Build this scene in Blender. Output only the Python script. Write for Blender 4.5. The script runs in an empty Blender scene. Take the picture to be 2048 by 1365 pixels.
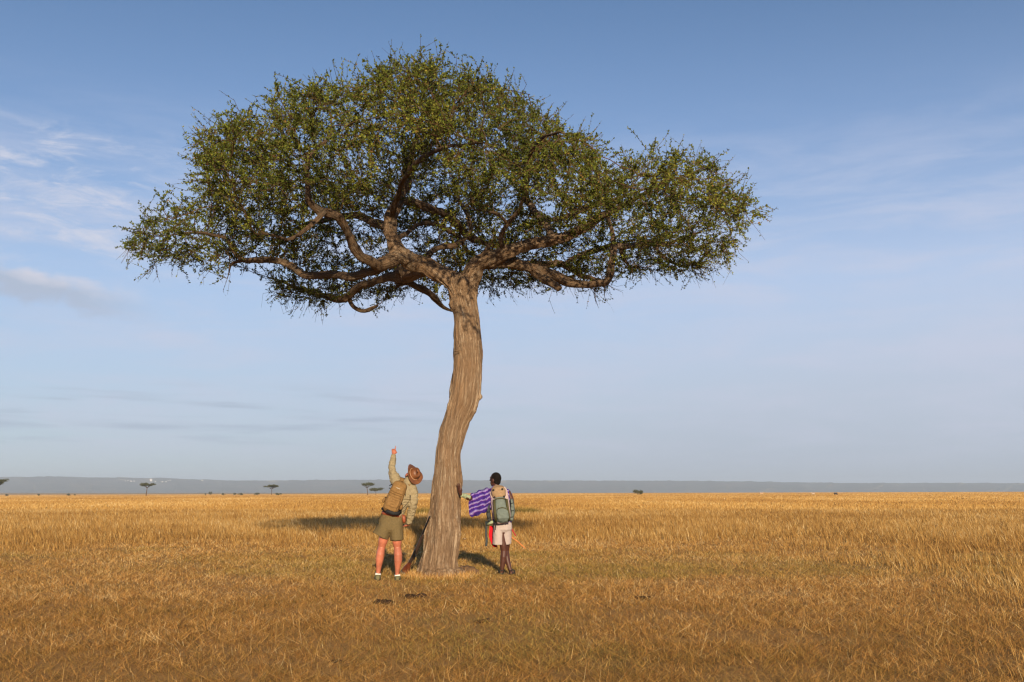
import bpy, bmesh, math, random
import numpy as np
from mathutils import Vector, Matrix, kdtree

random.seed(7)
RNG = np.random.default_rng(11)
scene = bpy.context.scene
COL = scene.collection
R = math.radians

# ------------------------------------------------------------------ camera
F_PX, W_PX, H_PX = 35.0 / 36.0 * 2048, 2048, 1365
CAM_H, PITCH = 1.41, R(8.65)
cam_d = bpy.data.cameras.new("camera")
cam_d.lens, cam_d.sensor_width = 35.0, 36.0
cam_d.clip_start, cam_d.clip_end = 0.1, 30000
cam = bpy.data.objects.new("camera", cam_d)
cam.location = (0, 0, CAM_H)
cam.rotation_euler = (math.pi / 2 + PITCH, 0, 0)
COL.objects.link(cam)
scene.camera = cam

# ------------------------------------------------------------------ light
SUN_EL, SUN_AZ = R(14.0), R(8.0)          # behind the camera, a little to its right
world = bpy.data.worlds.new("World")
scene.world = world
world.use_nodes = True
sun_d = bpy.data.lights.new("sun", "SUN")
sun_d.energy, sun_d.angle, sun_d.color = 5.0, R(0.53), (1.0, 0.80, 0.54)
sun = bpy.data.objects.new("sun", sun_d)
sdir = Vector((math.sin(SUN_AZ) * math.cos(SUN_EL), -math.cos(SUN_AZ) * math.cos(SUN_EL), math.sin(SUN_EL)))
sun.rotation_euler = sdir.to_track_quat('Z', 'Y').to_euler()
sun.location = (8, -20, 12)
COL.objects.link(sun)
scene.view_settings.view_transform = 'Standard'
scene.view_settings.look = 'None'
scene.view_settings.exposure = 0.65
scene.view_settings.gamma = 1.0
scene.cycles.volume_step_rate = 1.0
scene.cycles.use_denoising = True
scene.cycles.denoising_input_passes = 'RGB_ALBEDO_NORMAL'
scene.cycles.denoising_prefilter = 'ACCURATE'
scene.cycles.pixel_filter_type = 'BLACKMAN_HARRIS'
scene.cycles.filter_width = 1.3
scene.cycles.max_bounces = 6
scene.cycles.volume_bounces = 0


class NT:
    """small node-tree builder"""
    def __init__(s, tree):
        s.t = tree
        s.t.nodes.clear()

    def n(s, typ, **kw):
        nd = s.t.nodes.new(typ)
        for k, v in kw.items():
            if k == 'i':
                for kk, vv in v.items():
                    if isinstance(vv, tuple) and len(vv) == 2 and hasattr(vv[0], 'outputs'):
                        s.t.links.new(vv[0].outputs[vv[1]], nd.inputs[kk])
                    elif hasattr(vv, 'outputs'):
                        s.t.links.new(vv.outputs[0], nd.inputs[kk])
                    else:
                        nd.inputs[kk].default_value = vv
            else:
                setattr(nd, k, v)
        return nd

    def math(s, op, a, b=0.0, c=0.0, clamp=False):
        return s.n('ShaderNodeMath', operation=op, use_clamp=clamp, i={0: a, 1: b, 2: c})

    def mix(s, fac, a, b, blend='MIX'):
        m = s.n('ShaderNodeMix', data_type='RGBA', blend_type=blend)
        for k, v in ((0, fac), (6, a), (7, b)):
            if isinstance(v, tuple) and len(v) == 2 and hasattr(v[0], 'outputs'):
                s.t.links.new(v[0].outputs[v[1]], m.inputs[k])
            elif hasattr(v, 'outputs'):
                s.t.links.new((v.outputs[2] if v.bl_idname == 'ShaderNodeMix' else v.outputs[0]), m.inputs[k])
            else:
                m.inputs[k].default_value = v if k == 0 or len(v) == 4 else (*v, 1)
        return m

    def ramp(s, fac, stops, interp='LINEAR'):
        r = s.n('ShaderNodeValToRGB', i={0: fac})
        r.color_ramp.interpolation = interp
        e = r.color_ramp.elements
        while len(e) < len(stops):
            e.new(0.5)
        for el, (p, c) in zip(e, stops):
            el.position = p
            el.color = c if len(c) == 4 else (*c, 1)
        return r

    def noise(s, vec, scale, detail=4, rough=0.55, dist=0.0):
        i = {'Scale': scale, 'Detail': detail, 'Roughness': rough, 'Distortion': dist}
        if vec is not None:
            i['Vector'] = vec
        return s.n('ShaderNodeTexNoise', i=i)

    def out(s, sh, disp=None):
        o = s.n('ShaderNodeOutputMaterial')
        s.t.links.new(sh.outputs[0], o.inputs[0])
        return o


# sky: Nishita daylight plus thin high clouds by direction
w = NT(world.node_tree)
sky = w.n('ShaderNodeTexSky', sky_type='NISHITA', sun_disc=False, sun_elevation=SUN_EL,
          sun_rotation=math.pi - SUN_AZ, altitude=1600, air_density=1.0, dust_density=0.6, ozone_density=3.0)
tc = w.n('ShaderNodeTexCoord')
sep = w.n('ShaderNodeSeparateXYZ', i={0: (tc, 'Generated')})
el = w.math('ARCSINE', (sep, 2))
az = w.math('ARCTAN2', (sep, 0), (sep, 1))
cv = w.n('ShaderNodeCombineXYZ', i={0: w.math('MULTIPLY', az, 17.0), 1: w.math('MULTIPLY', el, 62.0), 2: 0.6})
cn = w.noise(cv, 1.0, 8, 0.66, 0.5)


def window(v, a, b, c, d):
    up = w.n('ShaderNodeMapRange', interpolation_type='SMOOTHSTEP', i={'Value': v, 'From Min': a, 'From Max': b})
    dn = w.n('ShaderNodeMapRange', interpolation_type='SMOOTHSTEP', i={'Value': v, 'From Min': c, 'From Max': d, 'To Min': 1.0, 'To Max': 0.0})
    return w.math('MULTIPLY', up, dn)


# wispy patch low on the left of the view
m1 = w.math('MULTIPLY', window(az, -0.8, -0.6, -0.42, -0.27), window(el, 0.185, 0.245, 0.315, 0.345))
c1 = w.n('ShaderNodeMapRange', interpolation_type='SMOOTHSTEP', i={'Value': cn, 'From Min': 0.42, 'From Max': 0.74})
k1 = w.math('MULTIPLY', m1, c1)
# one longer bank under it, sunlit on top and grey below
bd_ = w.math('SUBTRACT', el, w.math('SUBTRACT', 0.118, w.math('MULTIPLY', az, 0.15)))
cvb = w.n('ShaderNodeCombineXYZ', i={0: w.math('MULTIPLY', az, 24.0), 1: w.math('MULTIPLY', el, 50.0), 2: 5.2})
cnb = w.noise(cvb, 1.0, 7, 0.6, 0.2)
kb = w.math('ADD', w.math('SUBTRACT', 1.0, w.math('MULTIPLY', w.math('ABSOLUTE', bd_), 52.0)), w.math('MULTIPLY', w.math('SUBTRACT', cnb, 0.5), 1.9))
kb = w.n('ShaderNodeMapRange', interpolation_type='SMOOTHSTEP', i={'Value': kb, 'From Min': 0.1, 'From Max': 0.75})
k3 = w.math('MULTIPLY', kb, window(az, -0.9, -0.6, -0.44, -0.33))
bankc = w.ramp(w.n('ShaderNodeMapRange', i={'Value': w.math('ADD', bd_, w.math('MULTIPLY', w.math('SUBTRACT', cnb, 0.5), 0.03)), 'From Min': -0.016, 'From Max': 0.014}), [(0.0, (0.40, 0.46, 0.60)), (0.5, (0.40, 0.46, 0.58)), (1.0, (0.60, 0.60, 0.68))])
bankb = w.n('ShaderNodeVectorMath', operation='SCALE', i={0: bankc, 'Scale': 8.8})
# wider, softer veil over the whole of the lower sky
cv2 = w.n('ShaderNodeCombineXYZ', i={0: w.math('MULTIPLY', az, 4.0), 1: w.math('MULTIPLY', el, 22.0), 2: 3.7})
cn2 = w.noise(cv2, 1.5, 8, 0.62, 0.4)
c2 = w.n('ShaderNodeMapRange', interpolation_type='SMOOTHSTEP', i={'Value': cn2, 'From Min': 0.36, 'From Max': 0.72})
k2 = w.math('MULTIPLY', c2, window(el, 0.01, 0.06, 0.24, 0.40))
# thin high haze that whitens the lower sky, a little stronger to the right
veil = w.math('MULTIPLY', w.n('ShaderNodeMapRange', interpolation_type='SMOOTHSTEP', i={'Value': el, 'From Min': 0.03, 'From Max': 0.52, 'To Min': 0.90, 'To Max': 0.02}),
              w.n('ShaderNodeMapRange', i={'Value': az, 'From Min': -0.55, 'From Max': 0.55, 'To Min': 0.78, 'To Max': 1.28}), clamp=True)
veilc = w.ramp(w.n('ShaderNodeMapRange', i={'Value': el, 'From Min': 0.0, 'From Max': 0.35}), [(0.0, (0.41, 0.47, 0.56)), (0.25, (0.46, 0.53, 0.65)), (0.6, (0.48, 0.575, 0.765)), (1.0, (0.35, 0.47, 0.73))])
veilb = w.n('ShaderNodeVectorMath', operation='SCALE', i={0: veilc, 'Scale': 8.8})
s0 = w.mix(veil, sky, veilb)
s1 = w.mix(w.math('MULTIPLY', k2, 0.6), s0, (4.7, 5.0, 6.2))
s1b = w.mix(w.math('MULTIPLY', k1, 0.9), s1, (5.4, 5.5, 6.3))
s1c = w.mix(w.math('MULTIPLY', k3, 0.9), s1b, bankb)
# faint grey streaks low in the sky, left half
cv4 = w.n('ShaderNodeCombineXYZ', i={0: w.math('MULTIPLY', az, 9.0), 1: w.math('MULTIPLY', el, 120.0), 2: 8.1})
cn4 = w.noise(cv4, 1.0, 5, 0.5, 0.2)
k4 = w.math('MULTIPLY', w.n('ShaderNodeMapRange', interpolation_type='SMOOTHSTEP', i={'Value': cn4, 'From Min': 0.45, 'From Max': 0.70}), w.math('MULTIPLY', window(el, 0.035, 0.055, 0.085, 0.11), window(az, -0.9, -0.7, -0.15, 0.05)))
s2 = w.mix(w.math('MULTIPLY', k4, 0.6), s1c, (3.0, 3.65, 4.7))
bg = w.n('ShaderNodeBackground', i={'Strength': 0.081})
w.t.links.new(s2.outputs[2], bg.inputs[0])
wo = w.n('ShaderNodeOutputWorld')
w.t.links.new(bg.outputs[0], wo.inputs[0])

# ------------------------------------------------------------------ helpers
CP, SP = math.cos(PITCH), math.sin(PITCH)


def P(px, py, Y):
    """the point seen at pixel (px, py) of the 2048 px photograph, Y metres in front of the camera"""
    a = (px - W_PX / 2) / F_PX
    b = (H_PX / 2 - py) / F_PX
    ry, rz = CP - b * SP, SP + b * CP
    k = Y / ry
    return Vector((a * k, Y, CAM_H + rz * k))


def G(px, py, z=0.0):
    """the ground point at that pixel"""
    b = (H_PX / 2 - py) / F_PX
    ry, rz = CP - b * SP, SP + b * CP
    k = (z - CAM_H) / rz
    return Vector(((px - W_PX / 2) / F_PX * k, ry * k, z))


def vnoise(p, seed=0):
    """3-D value noise on an (n,3) array, result 0..1"""
    p = np.asarray(p, dtype=np.float64)
    i = np.floor(p).astype(np.int64)
    f = p - i
    f = f * f * (3 - 2 * f)

    def h(a, b, c):
        n = (a * 73856093) ^ (b * 19349663) ^ (c * 83492791) ^ (seed * 2654435761 & 0xffffffff)
        n = (n ^ (n >> 13)) * 1274126177 & 0xffffffff
        n = (n ^ (n >> 16)) * 2246822519 & 0xffffffff
        return ((n ^ (n >> 15)) & 0xffffff) / float(0xffffff)
    x, y, z = i[:, 0], i[:, 1], i[:, 2]
    u, v, t = f[:, 0], f[:, 1], f[:, 2]
    c00 = h(x, y, z) * (1 - u) + h(x + 1, y, z) * u
    c10 = h(x, y + 1, z) * (1 - u) + h(x + 1, y + 1, z) * u
    c01 = h(x, y, z + 1) * (1 - u) + h(x + 1, y, z + 1) * u
    c11 = h(x, y + 1, z + 1) * (1 - u) + h(x + 1, y + 1, z + 1) * u
    return (c00 * (1 - v) + c10 * v) * (1 - t) + (c01 * (1 - v) + c11 * v) * t


def fbm(p, oct=4, seed=0):
    p = np.asarray(p, dtype=np.float64)
    s, a, t = 0, 1.0, 0
    for k in range(oct):
        s = s + a * vnoise(p * 2 ** k, seed + k)
        t += a
        a *= 0.5
    return s / t


def noise2(x, y, sc, seed=0, oct=3):
    return fbm(np.stack([x * sc, y * sc, np.full_like(x, 0.37)], 1), oct, seed)


def ground_z(x, y):
    x = np.asarray(x, float); y = np.asarray(y, float)
    d = np.hypot(x, y)
    s = np.clip((d - 40) / 260, 0, 1); s = s * s * (3 - 2 * s)
    fade = np.clip(1 - (d - 900) / 2500, 0, 1)
    return 0.0039 * x * s * fade


def root_loc(o):
    v = Vector((0, 0, 0))
    while o is not None:
        v = v + o.location
        o = o.parent
    return v


def link(o, parent=None):
    COL.objects.link(o)
    if parent is not None:
        o.parent = parent
        o.matrix_parent_inverse = parent.matrix_world.inverted()
    return o


def tag(o, label=None, cat=None, group=None, kind=None):
    for k, v in (('label', label), ('category', cat), ('group', group), ('kind', kind)):
        if v:
            o[k] = v
    return o


def thing(name, loc, label, cat, group=None):
    o = bpy.data.objects.new(name, None)
    o.empty_display_size = 0.2
    o.location = loc
    COL.objects.link(o)
    o.matrix_world = Matrix.Translation(loc)
    return tag(o, label, cat, group)


def mesh_np(name, co, faces, nper, mat, parent=None, smooth=False, attrs=None):
    """fast mesh from numpy arrays; every face has nper corners"""
    me = bpy.data.meshes.new(name)
    co = np.ascontiguousarray(co, dtype=np.float32)
    faces = np.ascontiguousarray(faces, dtype=np.int32)
    if parent is not None:
        co = co - np.array(root_loc(parent), dtype=np.float32)
    nf = len(faces)
    me.vertices.add(len(co)); me.vertices.foreach_set('co', co.ravel())
    me.loops.add(nf * nper); me.loops.foreach_set('vertex_index', faces.ravel())
    me.polygons.add(nf)
    me.polygons.foreach_set('loop_start', np.arange(0, nf * nper, nper, dtype=np.int32))
    me.polygons.foreach_set('use_smooth', np.full(nf, smooth, dtype=bool))
    for k, v in (attrs or {}).items():
        v = np.ascontiguousarray(v, dtype=np.float32)
        if v.ndim == 1:
            a = me.attributes.new(k, 'FLOAT', 'POINT'); a.data.foreach_set('value', v)
        else:
            a = me.attributes.new(k, 'FLOAT_VECTOR', 'POINT'); a.data.foreach_set('vector', v.ravel())
    me.update()
    me.validate()
    me.materials.append(mat)
    o = bpy.data.objects.new(name, me)
    COL.objects.link(o)
    if parent is not None:
        o.parent = parent
    return o


class MB:
    """collects shapes into one mesh"""
    def __init__(s):
        s.v, s.f, s.a = [], [], []

    def loft(s, pts, rx, ry=None, side=(1, 0, 0), n=16, power=2.0, cap=0.45, attr=0.0):
        pts = [Vector(p) for p in pts]
        m = len(pts)
        rx = [rx] * m if isinstance(rx, (int, float)) else list(rx)
        ry = rx if ry is None else ([ry] * m if isinstance(ry, (int, float)) else list(ry))
        sides = [Vector(side)] * m if not isinstance(side, list) else [Vector(q) for q in side]
        rings = []
        tans = []
        for i in range(m):
            t = (pts[min(i + 1, m - 1)] - pts[max(i - 1, 0)]).normalized()
            tans.append(t)
        seq = [(pts[i], rx[i], ry[i], sides[i], tans[i]) for i in range(m)]
        if cap:
            for end, sg in ((0, -1), (-1, 1)):
                p, a, b, sd, t = seq[end] if end == 0 else seq[-1]
                r = min(a, b)
                e1 = (p + t * sg * r * cap * 0.7, a * 0.75, b * 0.75, sd, t)
                e2 = (p + t * sg * r * cap, a * 0.35, b * 0.35, sd, t)
                if end == 0:
                    seq = [e2, e1] + seq
                else:
                    seq = seq + [e1, e2]
        base = len(s.v)
        for p, a, b, sd, t in seq:
            u = sd - t * sd.dot(t)
            if u.length < 1e-5:
                u = Vector((0, 1, 0)) - t * t.y
            u.normalize()
            q = t.cross(u)
            for k in range(n):
                th = 2 * math.pi * k / n
                c, sn = math.cos(th), math.sin(th)
                if power != 2.0:
                    c = math.copysign(abs(c) ** (2 / power), c)
                    sn = math.copysign(abs(sn) ** (2 / power), sn)
                s.v.append(p + u * (a * c) + q * (b * sn))
                s.a.append(attr)
        L = len(seq)
        for i in range(L - 1):
            for k in range(n):
                k2 = (k + 1) % n
                s.f.append((base + i * n + k, base + i * n + k2, base + (i + 1) * n + k2, base + (i + 1) * n + k))
        s.f.append(tuple(base + k for k in reversed(range(n))))
        s.f.append(tuple(base + (L - 1) * n + k for k in range(n)))
        return s

    def tube(s, pts, r, n=8, cap=0.6, **kw):
        return s.loft(pts, r, None, n=n, cap=cap, side=kw.pop('side', (0.31, 0.2, 0.93)), **kw)

    def ball(s, c, r, axes=None, n=16, m=10):
        c = Vector(c)
        r = (r, r, r) if isinstance(r, (int, float)) else r
        X, Y, Z = axes if axes else (Vector((1, 0, 0)), Vector((0, 1, 0)), Vector((0, 0, 1)))
        base = len(s.v)
        for i in range(m + 1):
            ph = math.pi * (i + 0.001) / (m + 0.002)
            for k in range(n):
                th = 2 * math.pi * k / n
                s.v.append(c + X * (r[0] * math.sin(ph) * math.cos(th)) + Y * (r[1] * math.sin(ph) * math.sin(th)) + Z * (r[2] * math.cos(ph)))
                s.a.append(0.0)
        for i in range(m):
            for k in range(n):
                k2 = (k + 1) % n
                s.f.append((base + i * n + k, base + (i + 1) * n + k, base + (i + 1) * n + k2, base + i * n + k2))
        s.f.append(tuple(base + k for k in range(n)))
        s.f.append(tuple(base + m * n + k for k in reversed(range(n))))
        return s

    def grid(s, rows, thick=0.006, closed=False):
        """a sheet through rows of points, with thickness"""
        rows = [[Vector(p) for p in r] for r in rows]
        h, wd = len(rows), len(rows[0])
        nor = []
        for i in range(h):
            for k in range(wd):
                a = rows[min(i + 1, h - 1)][k] - rows[max(i - 1, 0)][k]
                kk = (k + 1) % wd if closed else min(k + 1, wd - 1)
                kp = (k - 1) % wd if closed else max(k - 1, 0)
                b = rows[i][kk] - rows[i][kp]
                nn = a.cross(b)
                nor.append(nn.normalized() if nn.length > 1e-9 else Vector((0, 0, 1)))
        base = len(s.v)
        for sg in (0.5, -0.5):
            for i in range(h):
                for k in range(wd):
                    s.v.append(rows[i][k] + nor[i * wd + k] * thick * sg)
                    s.a.append(0.0)
        N = h * wd
        kr = wd if closed else wd - 1
        for i in range(h - 1):
            for k in range(kr):
                k2 = (k + 1) % wd
                a, b, c, d = i * wd + k, i * wd + k2, (i + 1) * wd + k2, (i + 1) * wd + k
                s.f.append((base + d, base + c, base + b, base + a))
                s.f.append((base + N + a, base + N + b, base + N + c, base + N + d))
        for k in range(kr):
            k2 = (k + 1) % wd
            s.f.append((base + k, base + k2, base + N + k2, base + N + k))
            e = (h - 1) * wd
            s.f.append((base + e + k2, base + e + k, base + N + e + k, base + N + e + k2))
        if not closed:
            for i in range(h - 1):
                a, d = i * wd, (i + 1) * wd
                s.f.append((base + d, base + a, base + N + a, base + N + d))
                a, d = i * wd + wd - 1, (i + 1) * wd + wd - 1
                s.f.append((base + a, base + d, base + N + d, base + N + a))
        return s

    def build(s, name, mat, parent=None, remesh=None, smooth_it=0, disp=None, shade=True, fix=True):
        me = bpy.data.meshes.new(name)
        me.from_pydata([tuple(v) for v in s.v], [], s.f)
        me.update()
        if fix:
            bm = bmesh.new(); bm.from_mesh(me)
            bmesh.ops.recalc_face_normals(bm, faces=bm.faces)
            bm.to_mesh(me); bm.free()
        o = bpy.data.objects.new(name, me)
        COL.objects.link(o)
        if remesh:
            md = o.modifiers.new('r', 'REMESH'); md.mode = 'VOXEL'; md.voxel_size = remesh
            if smooth_it:
                sm = o.modifiers.new('s', 'SMOOTH'); sm.factor = 0.5; sm.iterations = smooth_it
            dg = bpy.context.evaluated_depsgraph_get()
            nm = bpy.data.meshes.new_from_object(o.evaluated_get(dg))
            o.modifiers.clear()
            o.data = nm
            bpy.data.meshes.remove(me)
            me = nm
            me.name = name
        if disp is not None:
            n = len(me.vertices)
            co = np.empty(n * 3, np.float32); me.vertices.foreach_get('co', co); co = co.reshape(-1, 3)
            no = np.empty(n * 3, np.float32); me.vertices.foreach_get('normal', no); no = no.reshape(-1, 3)
            co = co + no * disp(co)[:, None]
            me.vertices.foreach_set('co', co.astype(np.float32).ravel())
        if parent is not None:
            me.transform(Matrix.Translation(-root_loc(parent)))
            o.parent = parent
        me.materials.clear()
        me.materials.append(mat)
        me.polygons.foreach_set('use_smooth', np.full(len(me.polygons), shade, dtype=bool))
        me.update()
        return o


def material(name):
    m = bpy.data.materials.new(name)
    m.use_nodes = True
    return m, NT(m.node_tree)


def simple(name, col, rough=0.7, var=0.25, scale=30.0, bump=0.0, metal=0.0, col2=None, spec=0.3, bscale=None, sheen=0.0):
    m, t = material(name)
    tcx = t.n('ShaderNodeTexCoord')
    ns = t.noise((tcx, 'Object'), scale, 5, 0.6)
    c2 = col2 or tuple(c * (1 - var) for c in col)
    c1 = tuple(min(1, c * (1 + var)) for c in col) if col2 is None else col
    rp = t.ramp((ns, 0), [(0.3, c2), (0.7, c1)])
    b = t.n('ShaderNodeBsdfPrincipled', i={'Base Color': rp, 'Roughness': rough, 'Metallic': metal, 'Specular IOR Level': spec, 'Sheen Weight': sheen})
    if bump:
        n2 = t.noise((tcx, 'Object'), bscale or scale * 4, 4, 0.6)
        bp = t.n('ShaderNodeBump', i={'Strength': bump, 'Distance': 0.02, 'Height': (n2, 0)})
        t.t.links.new(bp.outputs[0], b.inputs['Normal'])
    t.out(b)
    return m

# ------------------------------------------------------------------ the plain: ground, hills, grass
def ground_material():
    m, t = material("dry_earth")
    geo = t.n('ShaderNodeNewGeometry')
    pos = (geo, 'Position')
    big = t.noise(pos, 0.16, 4, 0.6)
    mid = t.noise(pos, 2.6, 6, 0.68, 0.3)
    fine = t.noise(pos, 32.0, 6, 0.75, 0.4)
    fib = t.noise(t.n('ShaderNodeMapping', i={'Vector': pos, 'Scale': (1.0, 0.35, 1.0), 'Rotation': (0, 0, 0.4)}), 130, 5, 0.75)
    straw = t.ramp((fine, 0), [(0.28, (0.11, 0.056, 0.020)), (0.48, (0.40, 0.205, 0.060)), (0.72, (0.60, 0.345, 0.11))])
    c1 = t.mix(t.n('ShaderNodeMapRange', i={'Value': (fib, 0), 'From Min': 0.4, 'From Max': 0.65, 'To Max': 0.6}), straw, (0.36, 0.22, 0.085))
    green = t.n('ShaderNodeMapRange', interpolation_type='SMOOTHSTEP', i={'Value': (big, 0), 'From Min': 0.52, 'From Max': 0.68, 'To Max': 0.45})
    c2 = t.mix(green, c1, (0.13, 0.125, 0.04))
    soil = t.n('ShaderNodeMapRange', interpolation_type='SMOOTHSTEP', i={'Value': (mid, 0), 'From Min': 0.64, 'From Max': 0.74, 'To Max': 0.75})
    c3 = t.mix(soil, c2, (0.06, 0.036, 0.018))
    # far away the stubble and stems close up to one straw-coloured cover
    ln = t.n('ShaderNodeVectorMath', operation='LENGTH', i={0: pos})
    far = t.n('ShaderNodeMapRange', interpolation_type='SMOOTHSTEP', i={'Value': (ln, 'Value'), 'From Min': 120.0, 'From Max': 700.0})
    farc = t.ramp((t.noise(pos, 0.02, 5, 0.6), 0), [(0.35, (0.34, 0.21, 0.070)), (0.65, (0.43, 0.28, 0.10))])
    c4 = t.mix(far, c3, farc)
    hs = t.math('ADD', t.math('MULTIPLY', (fine, 0), 0.6), t.math('MULTIPLY', (fib, 0), 0.4))
    bp = t.n('ShaderNodeBump', i={'Strength': 0.8, 'Distance': 0.03, 'Height': hs})
    b = t.n('ShaderNodeBsdfPrincipled', i={'Base Color': (c4, 2), 'Roughness': 0.95, 'Specular IOR Level': 0.1, 'Normal': bp})
    t.out(b)
    return m


def build_ground():
    rad = np.concatenate([[0.0], np.geomspace(0.6, 11000, 230)])
    ns = 420
    th = np.linspace(0, 2 * np.pi, ns, endpoint=False)
    x = (rad[1:, None] * np.sin(th)).ravel(); y = (rad[1:, None] * np.cos(th)).ravel()
    d = np.hypot(x, y)
    z = ground_z(x, y) + (noise2(x, y, 1.7, 3, 3) - 0.5) * 0.05 * np.clip(1.4 - d / 60, 0, 1) + (noise2(x, y, 0.05, 5, 3) - 0.5) * 0.5 * np.clip((d - 60) / 400, 0, 1) * np.clip(1 - d / 2500, 0, 1)
    co = np.concatenate([[[0, 0, 0]], np.stack([x, y, z], 1)])
    nr = len(rad) - 1
    i = np.arange(nr - 1)[:, None]; k = np.arange(ns)[None]
    k2 = (k + 1) % ns
    q = np.stack([1 + i * ns + k, 1 + i * ns + k2, 1 + (i + 1) * ns + k2, 1 + (i + 1) * ns + k], 2).reshape(-1, 4)[:, ::-1]
    tri = np.stack([np.zeros(ns, int), np.arange(ns) + 1, (np.arange(ns) + 1) % ns + 1], 1)[:, ::-1]
    f = np.concatenate([np.concatenate([q[:, [0, 1, 2]], q[:, [0, 2, 3]]]), tri])
    o = mesh_np('ground', co, f, 3, ground_material(), smooth=True)
    tag(o, kind='structure')


build_ground()


def build_hills():
    prof = [(-900, 952), (-400, 953), (0, 954.5), (100, 954), (250, 956), (330, 957), (420, 961), (520, 961.5), (700, 960), (950, 961), (1150, 961.5), (1400, 962), (1550, 964.5), (1700, 966.5), (2048, 967), (2500, 968), (3000, 970)]
    px = np.linspace(-900, 3000, 900)
    py = np.interp(px, [p[0] for p in prof], [p[1] for p in prof])
    rough = (noise2(px, px * 0, 0.11, 21, 2) - 0.5) * 1.1 + np.maximum(0, noise2(px, px * 0, 0.33, 23, 1) - 0.72) * 5.5
    py = py - rough * 1.35
    Yc = 7000.0
    rows = []
    T = [0.0, 0.12, 0.25, 0.4, 0.55, 0.7, 0.82, 0.92, 1.0, 1.0]
    for j, tt in enumerate(T):
        Y = 5600 + (Yc - 5600) * tt
        pts = []
        for a, b in zip(px, py):
            top = P(a, b, Yc)
            pts.append((top.x * Y / Yc, Y, top.z))
        pts = np.array(pts)
        zt = pts[:, 2]
        prof_h = (0.0, 0.07, 0.17, 0.31, 0.47, 0.64, 0.79, 0.92, 1.0, 1.0)[j]
        g = (fbm(np.stack([px * 0.02 + tt * 0.5, np.full_like(px, tt * 3), px * 0], 1), 4, 31) - 0.5) * 34 * math.sin(math.pi * min(tt, 1))
        pts[:, 2] = -6 + (zt + 6) * prof_h + g * (1 if j < 8 else 0)
        pts[:, 1] += (fbm(np.stack([px * 0.03, np.full_like(px, tt * 2), px * 0], 1), 3, 37) - 0.5) * 500 * (1 if 0 < j < 8 else 0)
        if j == 9:
            pts[:, 1] += 1500
            pts[:, 2] -= 6
        rows.append(pts)
    co = np.concatenate(rows)
    n = len(px)
    i = np.arange(len(T) - 1)[:, None]; k = np.arange(n - 1)[None]
    q = np.stack([i * n + k, i * n + k + 1, (i + 1) * n + k + 1, (i + 1) * n + k], 2).reshape(-1, 4)
    m, t = material('bush_covered_slope')
    geo = t.n('ShaderNodeNewGeometry')
    n1 = t.noise((geo, 'Position'), 0.006, 6, 0.65)
    n2 = t.noise((geo, 'Position'), 0.05, 4, 0.7)
    c = t.ramp((n1, 0), [(0.35, (0.085, 0.085, 0.045)), (0.6, (0.16, 0.125, 0.075)), (0.72, (0.22, 0.16, 0.10))])
    c2 = t.mix(t.n('ShaderNodeMapRange', i={'Value': (n2, 0), 'From Min': 0.5, 'From Max': 0.65, 'To Max': 0.6}), c, (0.05, 0.06, 0.03))
    bp = t.n('ShaderNodeBump', i={'Strength': 0.7, 'Distance': 12.0, 'Height': (n2, 0)})
    t.out(t.n('ShaderNodeBsdfPrincipled', i={'Base Color': (c2, 2), 'Roughness': 1.0, 'Specular IOR Level': 0.0, 'Normal': bp}))
    o = mesh_np('hills', co, q, 4, m, smooth=True)
    tag(o, kind='structure')
    return o


HILLS = build_hills()


def blade_mesh(name, x, y, h, wd, lean, az, curve, tint, mat, label_kind=True, face=None, z0=None):
    """grass blades: two-step tapered strips, one mesh"""
    n = len(x)
    z = (ground_z(x, y) - 0.01) if z0 is None else z0
    fa = face if face is not None else RNG.uniform(0, np.pi, n)
    wx, wy = np.cos(fa) * wd * 0.5, np.sin(fa) * wd * 0.5
    lx, ly = np.cos(az), np.sin(az)

    def at(tt):
        ang = lean + curve * tt
        r = h * tt * np.sin(np.clip(ang, 0, 1.55)); zz = h * tt * np.cos(np.clip(ang, 0, 1.55))
        return x + lx * r, y + ly * r, z + zz
    co = np.empty((n, 5, 3), np.float32)
    for k, (tt, ws) in enumerate(((0.0, 1.0), (0.55, 0.8))):
        X, Y, Z = at(tt)
        co[:, 2 * k, 0], co[:, 2 * k, 1], co[:, 2 * k, 2] = X - wx * ws, Y - wy * ws, Z
        co[:, 2 * k + 1, 0], co[:, 2 * k + 1, 1], co[:, 2 * k + 1, 2] = X + wx * ws, Y + wy * ws, Z
    X, Y, Z = at(1.0)
    co[:, 4, 0], co[:, 4, 1], co[:, 4, 2] = X, Y, Z
    b = (np.arange(n) * 5)[:, None]
    f = np.concatenate([b + [[0, 1, 3]], b + [[0, 3, 2]], b + [[2, 3, 4]]])
    tn = np.repeat(tint, 5)
    o = mesh_np(name, co.reshape(-1, 3), f, 3, mat, attrs={'tint': tn})
    tag(o, kind='stuff')
    return o


def grass_material(name, stops, trans=0.25):
    m, t = material(name)
    a = t.n('ShaderNodeAttribute', attribute_name='tint')
    c = t.ramp((a, 'Fac'), stops)
    d = t.n('ShaderNodeBsdfPrincipled', i={'Base Color': c, 'Roughness': 0.75, 'Specular IOR Level': 0.12})
    tr = t.n('ShaderNodeBsdfTranslucent', i={'Color': c})
    mx = t.n('ShaderNodeMixShader', i={0: trans, 1: d, 2: tr})
    t.out(mx)
    return m


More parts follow.
